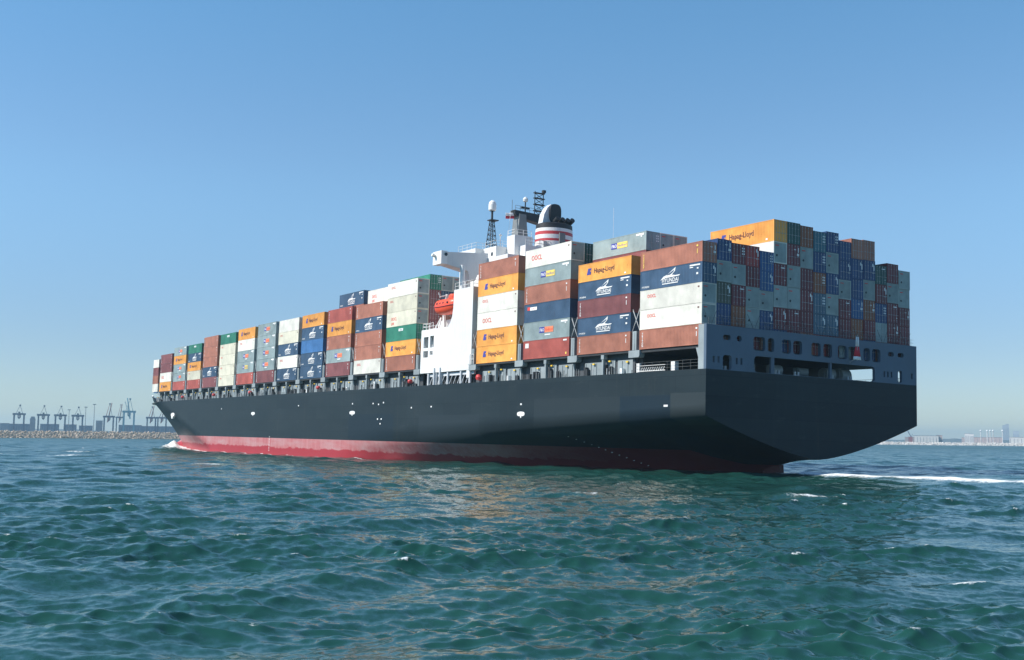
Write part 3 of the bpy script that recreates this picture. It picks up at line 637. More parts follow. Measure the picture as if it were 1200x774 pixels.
def panel(txt, x=-5.2):
    mb = MB(); rect(mb, x, x+.75, 1.75, 2.2, 1); rect(mb, x+.75, x+2.6, 1.7, 2.15, 0); put(mb, text_geo(txt, .38, 'CENTER'), x+1.7, 1.79, 1); return mb.mesh('lettering_panel', [M['lettwhite'], M['lettred']])
def square():
    mb = MB(); rect(mb, -5.5, -4.6, 1.6, 2.25, 0); rect(mb, 4.6, 5.5, 2.15, 2.35, 0); rect(mb, 5.2, 5.5, .3, .6, 1); return mb.mesh('lettering_square', [M['lettwhite'], M['lettyellow']])
LET = dict(sail=sail_logo(), emblem=hapag(), red=oocl(.62), redbig=oocl(1.0, -4.4, 1.0), redlow=oocl(.8, -4.2, 1.1, 'LINE'), redtiny=oocl(.5, -5.0, 1.75),
           pyellow=pando('lettyellow'), porange=pando('lettorange'), vert=vertical(), vertyellow=vertical('lettyellow', 'TEXTAINER'[:3]+'CAP'), panel=small_white(), bluepanel=panel('UASC'), square=square())
# code -> (colour, kind, lettering, words)
KIND = {
    'B': ('brown', 'dry', 'vert', 'brown container with white upright lettering'), 'By': ('brown', 'dry', 'vertyellow', 'brown container with yellow upright lettering'),
    'N': ('navy', 'dry', 'sail', 'navy container with white sail emblem'), 'M': ('maroon', 'dry', 'vert', 'maroon container with small white lettering'),
    'W': ('white', 'reefer', 'red', 'white container with small red lettering'), 'Wb': ('white', 'reefer', 'redbig', 'white container with large red lettering'),
    'w': ('white', 'reefer', None, 'plain white container'), 'C': ('cream', 'reefer', 'redtiny', 'cream container with tiny red lettering'), 'Cb': ('cream', 'reefer', 'redlow', 'cream container with two red lines of lettering'),
    'O': ('orange', 'dry', 'emblem', 'orange container with blue emblem'), 'Py': ('grey', 'dry', 'pyellow', 'grey container with blue and yellow panel'),
    'Po': ('grey', 'dry', 'porange', 'grey container with blue and orange panel'), 'R': ('red', 'dry', 'vert', 'red container with white upright lettering'),
    'Rs': ('red', 'dry', 'square', 'red container with white square'), 'U': ('blue', 'dry', None, 'plain bright blue container'), 'Up': ('navy', 'dry', 'bluepanel', 'blue container with small red and white panel'),
    'G': ('green', 'dry', 'panel', 'green container with white panel'), 'b': ('brown', 'dry', None, 'plain brown container'), 'm': ('maroon', 'dry', None, 'plain maroon container')}
ORD = ['', 'second', 'third', 'fourth', 'fifth', 'sixth']
def tier_word(i, n): return 'topmost' if i == 0 else 'bottom' if i == n-1 else ORD[i] + ' from top'
GROUP = 'containers stacked on the ship'
def container(colour, kind, loc, h, label, lettering=None, end=False, size=40, marks=None, group=GROUP):
    t = tag(empty('shipping_container', loc, SHIP, (1, 1, h/2.6)), label, 'container', group)
    link('body', BODY[(size, kind)], t, None, CM[colour])
    if lettering: link('lettering', LET[lettering], t) if size == 40 else None
    hx = LC/2 if size == 40 else 3.03
    if end:
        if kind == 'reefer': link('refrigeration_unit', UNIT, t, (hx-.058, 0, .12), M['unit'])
        else:
            for s in (-1, 1):
                d = link('door', DOOR, t, (hx-.058, s*.562, .12), CM[colour])
                for q in (-.27, .27): link('lock_rod', ROD, d, (-.02, q, 0))
                if marks is not None and s == 1: link('marking', MARK[marks % 4], d)
    return t
STACKS = {0: 'By N W W B', 1: 'O N M N B', 2: 'Wb Py B Up Po Rs', 3: 'B O W Wb O O', 4: 'W C Cb G O B', 5: 'B N B B W', 6: 'R O B Po M', 7: 'O N U N N',
          8: 'w C N W N', 9: 'Po Po Po Po M', 10: 'O W Po Py R', 11: 'G C C C C', 12: 'B B B N M', 13: 'G N O C R', 14: 'Po O Po Po R', 15: 'M M Wb O', 16: 'w M B W'}
SN = ['sternmost port stack', 'second port stack from stern', 'third port stack from stern', 'stack just aft of white tower', 'stack just ahead of lifeboat',
      'second stack ahead of lifeboat', 'third stack ahead of lifeboat', 'fourth stack ahead of lifeboat', 'fifth stack ahead of lifeboat', 'sixth stack ahead of lifeboat', 'seventh stack ahead of lifeboat',
      'sixth stack from bow', 'fifth stack from bow', 'fourth stack from bow', 'third stack from bow', 'second stack from bow', 'narrow stack nearest bow']
YP = [-20.0 + 1.24 + 2.505*i for i in range(16)]
for k, s in STACKS.items():
    cs = s.split(); n = len(cs); h = tier_h(k)
    for i, c in enumerate(cs):
        if k == 0 : pass
        col, kind, let, words = KIND[c]
        z = ZC + h*(n-1-i); size = 20 if k == 16 else 40
        X = BAY[k] - (LC/2 if size == 40 else 3.03)
        if size == 20: words = words.split(' with ')[0]
        hh = h
        container(col, kind, (X+random.uniform(-.02, .02), YP[0]+random.uniform(-.025, .025), z), h-.012, f'{words}, {tier_word(i, n)}, {SN[k]}', let, end=(k in (0, 4) or (k == 2 and i == 0)), size=size, marks=i)
# the wide aft block, doors facing the stern: columns 2..16 seen from the quarter
E = {2: 'navy:0 white olive:1 navy', 3: 'maroon:2 white maroon:3 rustred', 4: 'red:1 maroon white white', 5: 'blue:2 blue:1 white navy:1', 6: 'rustred white maroon:3 white maroon:1',
     7: 'darkgreen maroon:0 white white maroon:3', 8: 'rustred white maroon maroon:1 maroon', 9: 'teal:2 navy:2 rustred:2 steel:2 steel:1', 10: 'navy:2 white navy:1 white steel:1',
     11: 'navy navy:1 white maroon:3 maroon', 12: 'brown navy:1 navy blue:0 rustred', 13: 'brown navy:1 white rustred:0 maroon', 14: 'darkgreen:3 maroon:1 navy:2 grey', 15: 'maroon white maroon:3 maroon:0', 16: 'white white maroon:0 maroon'}
HS = {2: 2.75, 3: 2.70, 4: 2.70, 5: 2.61, 6: 2.93, 7: 2.93, 8: 2.90, 9: 2.83, 10: 2.87, 11: 2.71, 12: 2.81, 13: 2.83, 14: 2.74, 15: 2.84, 16: 2.69}
NUM = {2: 'second', 3: 'third', 4: 'fourth', 5: 'fifth', 6: 'sixth', 7: 'seventh', 8: 'eighth', 9: 'ninth', 10: 'tenth', 11: 'eleventh', 12: 'twelfth', 13: 'third from right', 14: '', 15: '', 16: 'rightmost'}
CW = dict(rustred='rusty orange', darkgreen='dark green', teal='dark teal', steel='steel blue', olive='olive green', white='pale refrigerated')
def colname(i):
    return f'{NUM[i]} stern column from left' if i <= 8 else {9: 'eighth', 10: 'seventh', 11: 'sixth', 12: 'fifth', 13: 'fourth', 14: 'third', 15: 'second', 16: 'outermost'}[i] + ' stern column from right'
HID = ['maroon', 'brown', 'red', 'maroon', 'rustred', 'navy', 'maroon', 'brown', 'red', 'maroon', 'grey', 'maroon', 'navy', 'brown', 'maroon', 'maroon']
for i, s in E.items():
    cs = s.split(); n = len(cs)+1; h = HS[i]
    for j, c in enumerate(cs + [HID[i-1]]):
        col, _, mk = c.partition(':'); kind = 'reefer' if col in ('white',) else 'dry'
        let = None
        if i == 6 and j == 0: let = 'emblem'; col = 'orange'
        z = ZC + h*(n-1-j)
        w = CW.get(col, col)
        lab = f'{w} container, doors astern, {tier_word(j, n)} in {colname(i)}' if kind == 'dry' else f'{w} container, {tier_word(j, n)} in {colname(i)}'
        if j == n-1: lab = f'{w} container seen through stern wall openings, {colname(i)}'
        col = {'white': 'shadowed' if not (i == 6 and j == 1) else 'white', 'maroon': 'shademaroon', 'red': 'shadered', 'navy': 'shadenavy', 'blue': 'shadeblue'}.get(col, col)  # stern boxes use paint copies darkened to carry the shade of that end
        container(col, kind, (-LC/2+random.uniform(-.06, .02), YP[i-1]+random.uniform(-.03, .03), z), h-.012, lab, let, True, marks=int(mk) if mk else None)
# taller inner columns showing over the port stacks
h = tier_h(1); zt = 30.72
for c, (col, kind, let, lab) in enumerate((('grey', 'dry', 'pyellow', 'grey container with blue and yellow panel high above second port stack'),
                               ('white', 'reefer', None, 'left of two dingy refrigerated ends above second port stack'), ('white', 'reefer', None, 'right of two dingy refrigerated ends above second port stack'))):
    container(col, kind, (BAY[1]-LC/2, YP[1+c], zt), 2.66, lab, let, True, marks=2)
    container('maroon', 'dry', (BAY[1]-LC/2, YP[1+c], zt-2.62), 2.6, ['maroon container under the high grey one above second port stack', 'maroon container under the left dingy refrigerated box', 'maroon container under the right dingy refrigerated box'][c])
h = tier_h(2)
for j, (col, words) in enumerate((('darkgreen', 'dark green container beside the high white one, third bay from stern'), ('navy', 'navy container under the dark green one, third bay from stern'))):
    container(col, 'dry', (BAY[2]-LC/2, YP[1], ZC+h*(5-j)), h-.012, words, None, True)
container('navy', 'dry', (BAY[6]-LC/2, YP[1], 31.45), 2.85, 'navy container with white sail emblem standing high behind red topped stack', 'sail')
container('white', 'reefer', (BAY[5]-LC/2, YP[1], 30.95), 2.85, 'white container standing high just left of the tallest white stack', 'redlow')
for (b, z, w) in ((6, 28.6, 'brown container under the high navy one with sail emblem'), (5, 28.1, 'brown container under the high white one near tallest white stack')):
    container('brown', 'dry', (BAY[b]-LC/2, YP[1], z), 2.82, w)
AB = {1: 'green:2 maroon:1 maroon:3 maroon maroon', 2: 'white navy:2 brown:1 maroon maroon', 3: 'white maroon white brown maroon', 4: 'white navy brown maroon maroon'}
for c, s in AB.items():
    cs = s.split()
    for j, q in enumerate(cs):
        col, _, mk = q.partition(':'); kind = 'reefer' if col == 'white' else 'dry'
        container(col, kind, (BAY[4]-LC/2, YP[c], 34.4-2.85*(j+1)), 2.84, f'{CW.get(col, col)} container behind lifeboat, {tier_word(j, 9)}, ' + ['', 'nearest', 'second', 'third', 'farthest'][c] + ' inner column', None, True, marks=int(mk) if mk else None)
def filler():
    mb = MB(); rr = random.Random(21)
    for k in range(1, 17):
        n = len(STACKS[k].split()); h = tier_h(k)
        skip = {1: (0, 1, 2, 3), 2: (0, 1), 4: (0, 1, 2, 3, 4), 5: (0, 1), 6: (0, 1)}.get(k, (0,)); L = LC if k < 16 else 6.06
        for c in range(16):
            if c in skip or abs(YP[c])+1.25 > max(deck_hb(BAY[k]-L), 19.95 if k < 16 else 0): continue
            for j in range(n): mb.box(BAY[k]-L+.02, BAY[k]-.02-rr.random()*.05, YP[c]-1.21, YP[c]+1.21, ZC+h*j+.02, ZC+h*(j+1)-.02)
    for c in (1, 2, 3):
        for j in range(4): mb.box(BAY[1]-LC+.02, BAY[1]-.04, YP[c]-1.21, YP[c]+1.21, ZC+2.88*j+.02, ZC+2.88*(j+1)-.03)
    for j in range(4):
        for k in (5, 6): mb.box(BAY[k]-LC+.02, BAY[k]-.04, YP[1]-1.21, YP[1]+1.21, ZC+2.8*j+.02, ZC+2.8*(j+1)-.03)
        mb.box(BAY[2]-LC+.02, BAY[2]-.04, YP[1]-1.21, YP[1]+1.21, ZC+2.84*j+.02, ZC+2.84*(j+1)-.03)
    m = bpy.data.materials.new('container_mixed'); t, p = nodes_of(m); g = t.nodes.new('ShaderNodeNewGeometry'); cr = t.nodes.new('ShaderNodeValToRGB'); cr.color_ramp.interpolation = 'CONSTANT'
    cols = [COL[q] for q in ('brown', 'navy', 'maroon', 'grey', 'orange', 'white', 'red', 'maroon')]
    for i, q in enumerate(cols):
        e = cr.color_ramp.elements[i] if i < 2 else cr.color_ramp.elements.new(i/8); e.position = i/8; e.color = (*q, 1)
    t.links.new(g.outputs['Random Per Island'], cr.inputs[0]); t.links.new(cr.outputs[0], p.inputs['Base Color'])
    tag(mb.build('shipping_container', m), 'containers filling the inner rows behind the port side stacks', 'container', GROUP, 'stuff').matrix_world = SHIP
filler()
container('blue', 'dry', (-257.5, -16.2, ZC), 2.6, 'blue container standing alone at the bow end of the stacks', None, False, 20)

# ------------------------------------------------------------------ water
def build_water():
    f0 = math.atan2(fw.y, fw.x)
    th = np.concatenate([np.linspace(-math.pi, -.62, 40)[:-1], np.linspace(-.62, .62, 1000), np.linspace(.62, math.pi, 40)[1:]]) + f0
    r = [2.0, 6.0, 10.0]; x = 13.0
    while x < 6200:
        r.append(x); x *= 1 + (.0042 if x < 950 else .009)
    r = np.array(r); nr, ntn = len(r), len(th)
    dr = np.gradient(r)
    X = CAM.x + r[:, None]*np.cos(th)[None]; Y = CAM.y + r[:, None]*np.sin(th)[None]
    Z = np.zeros_like(X); DX = np.zeros_like(X); DY = np.zeros_like(X); S = np.zeros_like(X)
    wind = f0 - 2.75
    nc = 230; lam = np.exp(np.linspace(math.log(.42), math.log(26), nc)); rg = np.random.default_rng(5)
    k = 2*np.pi/lam; kp = 2*np.pi/11.0
    dl = 1./nc*math.log(26/.42)
    sw = np.sqrt(k**-2.6*np.exp(-1.25*(kp/k)**2)*dl)*(lam > 3.5); ch = np.sqrt(k**-2.0*np.exp(-1.25*(2*np.pi/2.4/k)**2)*dl)*(lam <= 4.5)
    sw *= .135/np.sqrt((sw**2).sum()/2); ch *= .052/np.sqrt((ch**2).sum()/2); amp = sw + ch
    gust = np.zeros_like(X)                                 # wind comes in patches: the chop is not the same everywhere
    for wl_, a_ in ((46, 1.0), (27, .8), (15, .7), (8.5, .45)):
        for _ in range(3):
            t_ = rg.uniform(0, 2*np.pi); gust += a_*np.sin(2*np.pi/wl_*(X*math.cos(t_)+Y*math.sin(t_))+rg.uniform(0, 6.28))
    gust = np.clip(1.0 + .26*gust, .35, 1.42)
    spread = np.where(lam > 3.5, .42, .75)
    ang = wind + np.clip(rg.normal(0, 1, nc)*spread, -1.5, 1.5); ph = rg.uniform(0, 2*np.pi, nc)
    for i in range(nc):
        fade = np.clip((lam[i]/dr - 1.7)/1.5, 0, 1); m = np.nonzero(fade > 0)[0]
        if len(m) == 0: continue
        a, b = m[0], m[-1]+1; cx, cy = math.cos(ang[i]), math.sin(ang[i])
        p = k[i]*(X[a:b]*cx + Y[a:b]*cy) + ph[i]; c = np.cos(p); s = np.sin(p); A = (amp[i]*fade[a:b])[:, None]*(gust[a:b] if lam[i] < 3.5 else 1.0)
        Z[a:b] += A*c; DX[a:b] -= .85*A*cx*s; DY[a:b] -= .85*A*cy*s
        if lam[i] > .9: S[a:b] += A*k[i]*c
    # where the ship runs: bow wave, wash along the side, prop wash astern (foam carried in an attribute)
    SX, SY = X, Y
    hb = np.interp(SX, [-285, -275, -255, -230, -205, -190, -100, -80, -53, -37, -31, -25, -15], [0.2, 4, 9, 13.5, 18, 20.1, 20.1, 17.5, 13.2, 8, 4, 0, 0])
    d = np.abs(SY) - hb                                   # distance outside the hull's waterline
    along = (SX > -286) & (SX < -18)
    foam = np.clip(1 - np.abs(d-.2)/1.0, 0, 1)*along*.62
    stemd = np.clip(SX+291, 0, 400); ahead = (SX > -291)
    crest = 1.5 + stemd*.30                                # the bow wave peels away from the stem
    prof_ = np.exp(-((np.abs(SY)-crest)/(2.2+stemd*.04))**2)*ahead*np.exp(-(stemd/60)**2)
    Z += 1.35*prof_ + .35*np.exp(-((SX+284)/9)**2)*np.exp(-(SY/7)**2)
    lump = .6*np.sin(SX*.9+SY*.5)*np.sin(SY*1.3-SX*.4) + .35*np.sin(SX*2.1-SY*1.1)
    Z += lump*np.clip(prof_+np.exp(-((SX+284)/9)**2)*np.exp(-(SY/7)**2), 0, 1)
    sc_ = np.clip(np.sin(SX*.8+2*np.sin(SY*.5))*np.sin(SY*.9+SX*.3)-.25, 0, 1)*np.exp(-((SX+272)/26)**2)*np.exp(-((SY+14)/13)**2); foam += 1.3*sc_; Z += .55*sc_
    foam += 1.9*prof_ + 1.6*np.exp(-((SX+285)/8)**2)*np.exp(-(SY/6)**2)
    foam += 1.1*np.clip(1 - np.maximum(d, 0)/(3.0+stemd*.035), 0, 1)*ahead*np.exp(-(stemd/120)**2)*(d > -4)
    patch = np.clip(np.sin(SX*.19)+np.sin(SX*.071+2)+np.sin(SX*.43+1)-.9, 0, 1)
    foam += patch*.55*np.clip(1 - np.abs(d-.8)/1.8, 0, 1)*along
    # wash astern: two bright edges and broken water between
    w0 = 9.0 + np.clip(SX+14, 0, 400)*.055
    wob = .8*np.sin(SX*.21) + .5*np.sin(SX*.57+1)
    ridge = np.exp(-((SY + 4.0 - np.clip(SX, 0, 300)*.06 + wob*.6)/(2.6+np.clip(SX, 0, 200)*.02))**2)*np.clip((SX+6)/9, 0, 1)
    foam += ridge*1.6*(.86+.14*np.sin(SX*.33))
    inside = np.clip(1-np.abs(SY)/(w0+3), 0, 1)*(SX > -14); foam += inside*.12
    calm = 1 - .6*np.clip(inside*2, 0, 1); Z *= calm; DX *= calm; DY *= calm
    Z += .40*ridge*np.exp(-(SX/90)**2); foam = np.minimum(foam, 1.22)
    thr = np.quantile(S[5:400], .9915); mx = np.quantile(S[5:400], .9995)
    cap = np.clip((S-thr)/(mx-thr), 0, 1)*(Z > .1)
    foam = np.maximum(foam, cap*.92)
    for (wx, wy, wl, ws) in ((44.2, -48.7, 2.0, 1.2), (82.3, -83.6, .75, 1.1), (32.5, -61.1, 1.6, 1.0), (24, -52, 1.8, .9), (36.5, -66, .9, .8), (79.0, -105.2, .35, .9), (-60, -62, 4.0, 1.0), (-120, -70, 6.0, 1.0), (-170, -60, 7.0, 1.0), (60, -76, .5, .7)):
        uu = (X-wx)*r2.x + (Y-wy)*r2.y; vv = (X-wx)*fw.x + (Y-wy)*fw.y
        g = np.exp(-(uu/wl)**2-(vv/(wl*.45))**2); foam = np.maximum(foam, g*ws*.86); Z += .22*min(wl, 1.5)*np.exp(-(uu/(wl*1.6))**2-(vv/(wl*.8))**2)
    # far whitecaps, beyond where the mesh carries the waves
    co = np.empty((nr*ntn+1, 3), np.float32); co[:-1, 0] = (X+DX).ravel(); co[:-1, 1] = (Y+DY).ravel(); co[:-1, 2] = Z.ravel(); co[-1] = (CAM.x, CAM.y, 0)
    i0 = (np.arange(nr-1)[:, None]*ntn + np.arange(ntn-1)[None]).ravel()
    faces = np.stack([i0, i0+ntn, i0+ntn+1, i0+1], 1).astype(np.int32)
    me = bpy.data.meshes.new('water'); nf = len(faces)
    me.vertices.add(len(co)); me.vertices.foreach_set('co', co.ravel()); me.loops.add(nf*4); me.loops.foreach_set('vertex_index', faces.ravel())
    me.polygons.add(nf); me.polygons.foreach_set('loop_start', np.arange(nf, dtype=np.int32)*4); me.polygons.foreach_set('loop_total', np.full(nf, 4, np.int32))
    me.polygons.foreach_set('use_smooth', np.ones(nf, bool)); me.update(calc_edges=True); me.validate()
    at_ = me.attributes.new('foam', 'FLOAT', 'POINT'); at_.data.foreach_set('value', np.append(foam.ravel(), 0).astype(np.float32))
    rg_ = np.repeat(np.clip((dr-.35)/4.0, 0, 1), ntn); at2 = me.attributes.new('unresolved', 'FLOAT', 'POINT'); at2.data.foreach_set('value', np.append(rg_, 0).astype(np.float32))
    if me.polygons[nf//2].normal.z < 0: me.flip_normals()
    return me
def water_material():
    m = bpy.data.materials.new('sea_water'); t, p = nodes_of(m)
    geo = t.nodes.new('ShaderNodeNewGeometry'); pos = geo.outputs['Position']
    def attr(n):
        a = t.nodes.new('ShaderNodeAttribute'); a.attribute_name = n; return a.outputs['Fac']
    foam, unres = attr('foam'), attr('unresolved')
    n = t.nodes.new('ShaderNodeVectorMath'); n.operation = 'SUBTRACT'; t.links.new(noise(t, mapping(t, pos, (1, 1, .3), rot=(0, 0, .5)), 4.2, 5, .68, 1), n.inputs[0]); n.inputs[1].default_value = (.5, .5, .5)
    n2 = t.nodes.new('ShaderNodeVectorMath'); n2.operation = 'SUBTRACT'; t.links.new(noise(t, mapping(t, pos, (.55, .22, .3), rot=(0, 0, 1.0)), 1.0, 4, .6, 1), n2.inputs[0]); n2.inputs[1].default_value = (.5, .5, .5)
    def vscale(v, s):
        q = t.nodes.new('ShaderNodeVectorMath'); q.operation = 'SCALE'; t.links.new(v, q.inputs[0])
        if isinstance(s, float): q.inputs[3].default_value = s
        else: t.links.new(s, q.inputs[3])
        return q.outputs[0]
    def vadd(a, b):
        q = t.nodes.new('ShaderNodeVectorMath'); q.operation = 'ADD'; t.links.new(a, q.inputs[0]); t.links.new(b, q.inputs[1]); return q.outputs[0]
    big = noise(t, mapping(t, pos, (.010, .034, .02), rot=(0, 0, -.57)), 1, 5, .62)
    nn = vadd(vadd(geo.outputs['Normal'], vscale(n.outputs[0], .52)), vscale(n2.outputs[0], mth(t, 'MULTIPLY_ADD', unres, mth(t, 'MULTIPLY_ADD', big, 3.4, -.7), .12)))
    nrm = t.nodes.new('ShaderNodeVectorMath'); nrm.operation = 'NORMALIZE'; t.links.new(nn, nrm.inputs[0])
    t.links.new(nrm.outputs[0], p.inputs['Normal'])
    base = mix(t, ramp(t, big, .35, .65), (.0085, .048, .039), (.0115, .060, .048))
    t.links.new(base, p.inputs['Base Color']); t.links.new(mth(t, 'MULTIPLY_ADD', unres, .19, .13), p.inputs['Roughness']); p.inputs['IOR'].default_value = 1.333
    fd = t.nodes.new('ShaderNodeBsdfDiffuse'); fd.inputs[0].default_value = (.74, .77, .77, 1)
    fn = mth(t, 'ADD', mth(t, 'MULTIPLY', noise(t, pos, 1.3, 6, .7), .7), mth(t, 'MULTIPLY', noise(t, pos, 8, 5, .7), .72))
    fa = ramp(t, mth(t, 'ADD', foam, mth(t, 'MULTIPLY', mth(t, 'SUBTRACT', fn, .72), 2.6)), .62, 1.12)
    # scattered far whitecaps
    vo = noise(t, mapping(t, pos, (.06, .16, .1), rot=(0, 0, -.57)), 1.0, 5, .75); fa2 = mth(t, 'MULTIPLY', ramp(t, vo, .66, .71), mth(t, 'MULTIPLY', ramp(t, unres, .12, .3), .75))
    ms = t.nodes.new('ShaderNodeMixShader'); t.links.new(mth(t, 'MAXIMUM', fa, fa2), ms.inputs[0]); t.links.new(p.outputs[0], ms.inputs[1]); t.links.new(fd.outputs[0], ms.inputs[2])
    t.links.new(ms.outputs[0], t.nodes['Material Output'].inputs['Surface'])
    return m
wm = build_water(); wm.materials.append(water_material())
tag(link('water', wm), kind='structure')

# ------------------------------------------------------------------ far shore
def at_px(x, dist, z=0.0):
    """a spot on the sea along a bearing; dist is the ground distance from the viewer"""
    d = fw*FPX + r2*(x-600) + u2*(387-515); g = Vector((d.x, d.y, 0)).normalized(); return Vector((CAM.x+g.x*dist, CAM.y+g.y*dist, z))
def z_at(x, y, dist):
    return CAM.z + (508.0 + .01*x - y)/(FPX/dist)      # height that shows at image row y on that bearing
def rubble(name, a, b, height, width, size, mat, label, seed):
    """a mound of dumped rock: many jittered blocks heaped along a line"""
    rr = np.random.default_rng(seed); L = (b-a).length; d = (b-a).normalized(); nrm = Vector((-d.y, d.x, 0)); mb = MB()
    core = [(-width/2, -2), (width/2, -2), (width*.22, height*.86), (-width*.22, height*.86)]
    vs = [a + nrm*p[0] + Vector((0, 0, p[1])) for p in core] + [b + nrm*p[0] + Vector((0, 0, p[1])) for p in core]
    mb.add(vs, [(0, 1, 2, 3), (7, 6, 5, 4), (0, 4, 5, 1), (1, 5, 6, 2), (2, 6, 7, 3), (3, 7, 4, 0)])
    nb = int(L/size*15)
    for i in range(nb):
        s = rr.uniform(0, L); q = rr.uniform(0, 1); side = 1 if rr.random() < .8 else -1
        off = side*(width/2*(1-q) + width*.2*q); z = -.5 + q*height; sz = size*rr.uniform(.5, 1.15)
        c = a + d*s + nrm*off*(-1) + Vector((0, 0, z))
        oc = [Vector((sx, sy, sz_)) for sx in (-1, 1) for sy in (-1, 1) for sz_ in (-1, 1)]
        from mathutils import Euler
        R_ = Euler(tuple(rr.uniform(0, 6.28, 3))).to_matrix()
        vv = [c + R_ @ Vector((o.x*sz*rr.uniform(.3, .6), o.y*sz*rr.uniform(.3, .6), o.z*sz*rr.uniform(.25, .5))) for o in oc]
        mb.add(vv, [(0, 1, 3, 2), (4, 6, 7, 5), (0, 4, 5, 1), (2, 3, 7, 6), (0, 2, 6, 4), (1, 5, 7, 3)])
    me = mb.mesh(name, [mat]); return tag(link(name, me), label, 'breakwater')
def rock_mat(name, a, b):
    m = bpy.data.materials.new(name); t, p = nodes_of(m); pos = t.nodes.new('ShaderNodeNewGeometry')
    col = mix(t, ramp(t, noise(t, pos.outputs['Position'], .35, 4), .35, .65), a, b)
    col = mix(t, mth(t, 'MULTIPLY', pos.outputs['Random Per Island'], .45), col, tuple(c*.6 for c in a))
    t.links.new(col, p.inputs['Base Color']); p.inputs['Roughness'].default_value = .9; return m
D1 = 1200
a, b = at_px(-120, D1), at_px(330, D1+40)
rubble('breakwater', a, b, 7.4, 24, 1.45, rock_mat('breakwater_rock', (.50, .39, .28), (.68, .57, .44)), 'tan rubble breakwater running behind the bow at left', 3)
a, b = at_px(1000, 2050), at_px(1330, 2050)
rubble('breakwater', a, b, 4.8, 24, 2.4, rock_mat('pale_breakwater_rock', (.50, .48, .44), (.74, .72, .68)), 'pale rubble breakwater along the right horizon', 4)
# land behind both breakwaters
mb = MB()
for x0, x1, dd, hh in ((-260, 420, 1900, 2.0), (960, 1400, 2700, 2.0)):
    p0, p1, p2, p3 = at_px(x0, dd), at_px(x1, dd), at_px(x1, dd+2200), at_px(x0, dd+2200)
    mb.add([p+Vector((0, 0, z)) for z in (-2, hh) for p in (p0, p1, p2, p3)], [(4, 5, 6, 7), (0, 1, 5, 4), (1, 2, 6, 5), (2, 3, 7, 6), (3, 0, 4, 7)])
tag(mb.build('ground', paint('port_ground', (.20, .19, .17), .9, .2, 0, .01)), kind='structure')

steelblue = paint('crane_blue_steel', (.07, .10, .16), .6, .1, 0); craneteal = paint('crane_teal_steel', (.12, .33, .40), .6, .1, 0); crane_red = paint('crane_boom_red', (.30, .10, .10), .6, .1, 0)
def shore_frame(x, dist):
    p = at_px(x, dist); ang = math.atan2(p.y-CAM.y, p.x-CAM.x) - math.pi/2
    return Matrix.Translation((p.x, p.y, 2.0)) @ Matrix.Rotation(ang, 4, 'Z')
def add_thing(name, x, dist, label, cat, group=None):
    e = empty(name, (0, 0, 0), shore_frame(x, dist)); return tag(e, label, cat, group)
def gantry_crane(x, dist, w, hp, ht, label, raised, mat, boom, lean=0.12):
    """ship-to-shore crane seen end on: four legs, portal beams, A-frame apex, boom, trolley house"""
    e = add_thing('gantry_crane', x, dist, label, 'crane', 'gantry cranes at the port'); dp = w*1.1; lw = w*.085
    for sx in (-1, 1):
        for sy in (-1, 1):
            mb = MB(); mb.box(sx*w/2-lw, sx*w/2+lw, sy*dp/2-lw, sy*dp/2+lw, 0, hp); mb.build('leg', mat, e)
    mb = MB()
    for sy in (-1, 1): mb.box(-w/2-lw*2, w/2+lw*2, sy*dp/2-lw*1.1, sy*dp/2+lw*1.1, hp-.5, hp+w*.16)
    for sx in (-1, 1): mb.box(sx*w/2-lw, sx*w/2+lw, -dp/2, dp/2, hp*.45, hp*.45+w*.08)
    mb.build('portal_beam', mat, e)
    mb = MB(); t_ = .9
    for sx in (-1, 1): mb.bar((sx*w*.38, -dp/2, hp), (w*.06, -dp/2, ht), w*.022, 5); mb.bar((sx*w*.38, dp/2, hp), (w*.06, -dp/2, ht), w*.022, 5)
    mb.box(w*.06-w*.09, w*.06+w*.09, -dp/2-1, -dp/2+1, ht-w*.08, ht+w*.08); mb.build('a_frame', mat, e)
    mb = MB()
    if raised: 
        mb.bar((lean*-w, -dp/2, hp*.72), (lean*w*1.9, -dp/2-1, ht*1.03), w*.075, 6, w*.05); mb.bar((lean*-w-w*.2, -dp/2, hp), (lean*w*1.6-w*.25, -dp/2-1, ht*.93), w*.03, 5)
    else: mb.box(-w*.1, w*.1, -dp/2-w*1.4, dp/2+w*.4, hp+w*.17, hp+w*.3)
    mb.build('boom', boom, e)
    mb = MB(); mb.box(-w*.17, w*.17, -dp*.1, dp*.15, hp-w*.30, hp-.6); mb.prism([(-w*.17, hp-w*.3), (w*.17, hp-w*.3), (0, hp-w*.5)], 1, -dp*.1, dp*.1); mb.build('machinery_house', mat, e)
    mb = MB(); mb.box(-w*.12, w*.12, -dp*.1-.4, -dp*.1-.1, hp-w*.28, hp-w*.08); mb.build('sign_panel', M['lettwhite'], e)
    return e
s19 = 1313/2100.
for i, (x, y0, yt) in enumerate(((21, 488.2, 478.3), (49.5, 489, 478.8), (69.5, 489.3, 479.2), (90, 489.7, 480))):
    hb_ = z_at(x, y0, 2100) - 2; ht_ = z_at(x, yt, 2100) - 2
    gantry_crane(x, 2100, 15.5, hb_, ht_, ['blue gantry crane with boom down, leftmost of four', 'blue gantry crane with boom down, second of four from left', 'blue gantry crane with boom down, third of four from left', 'blue gantry crane with boom down, right end of four'][i], False, steelblue, steelblue)
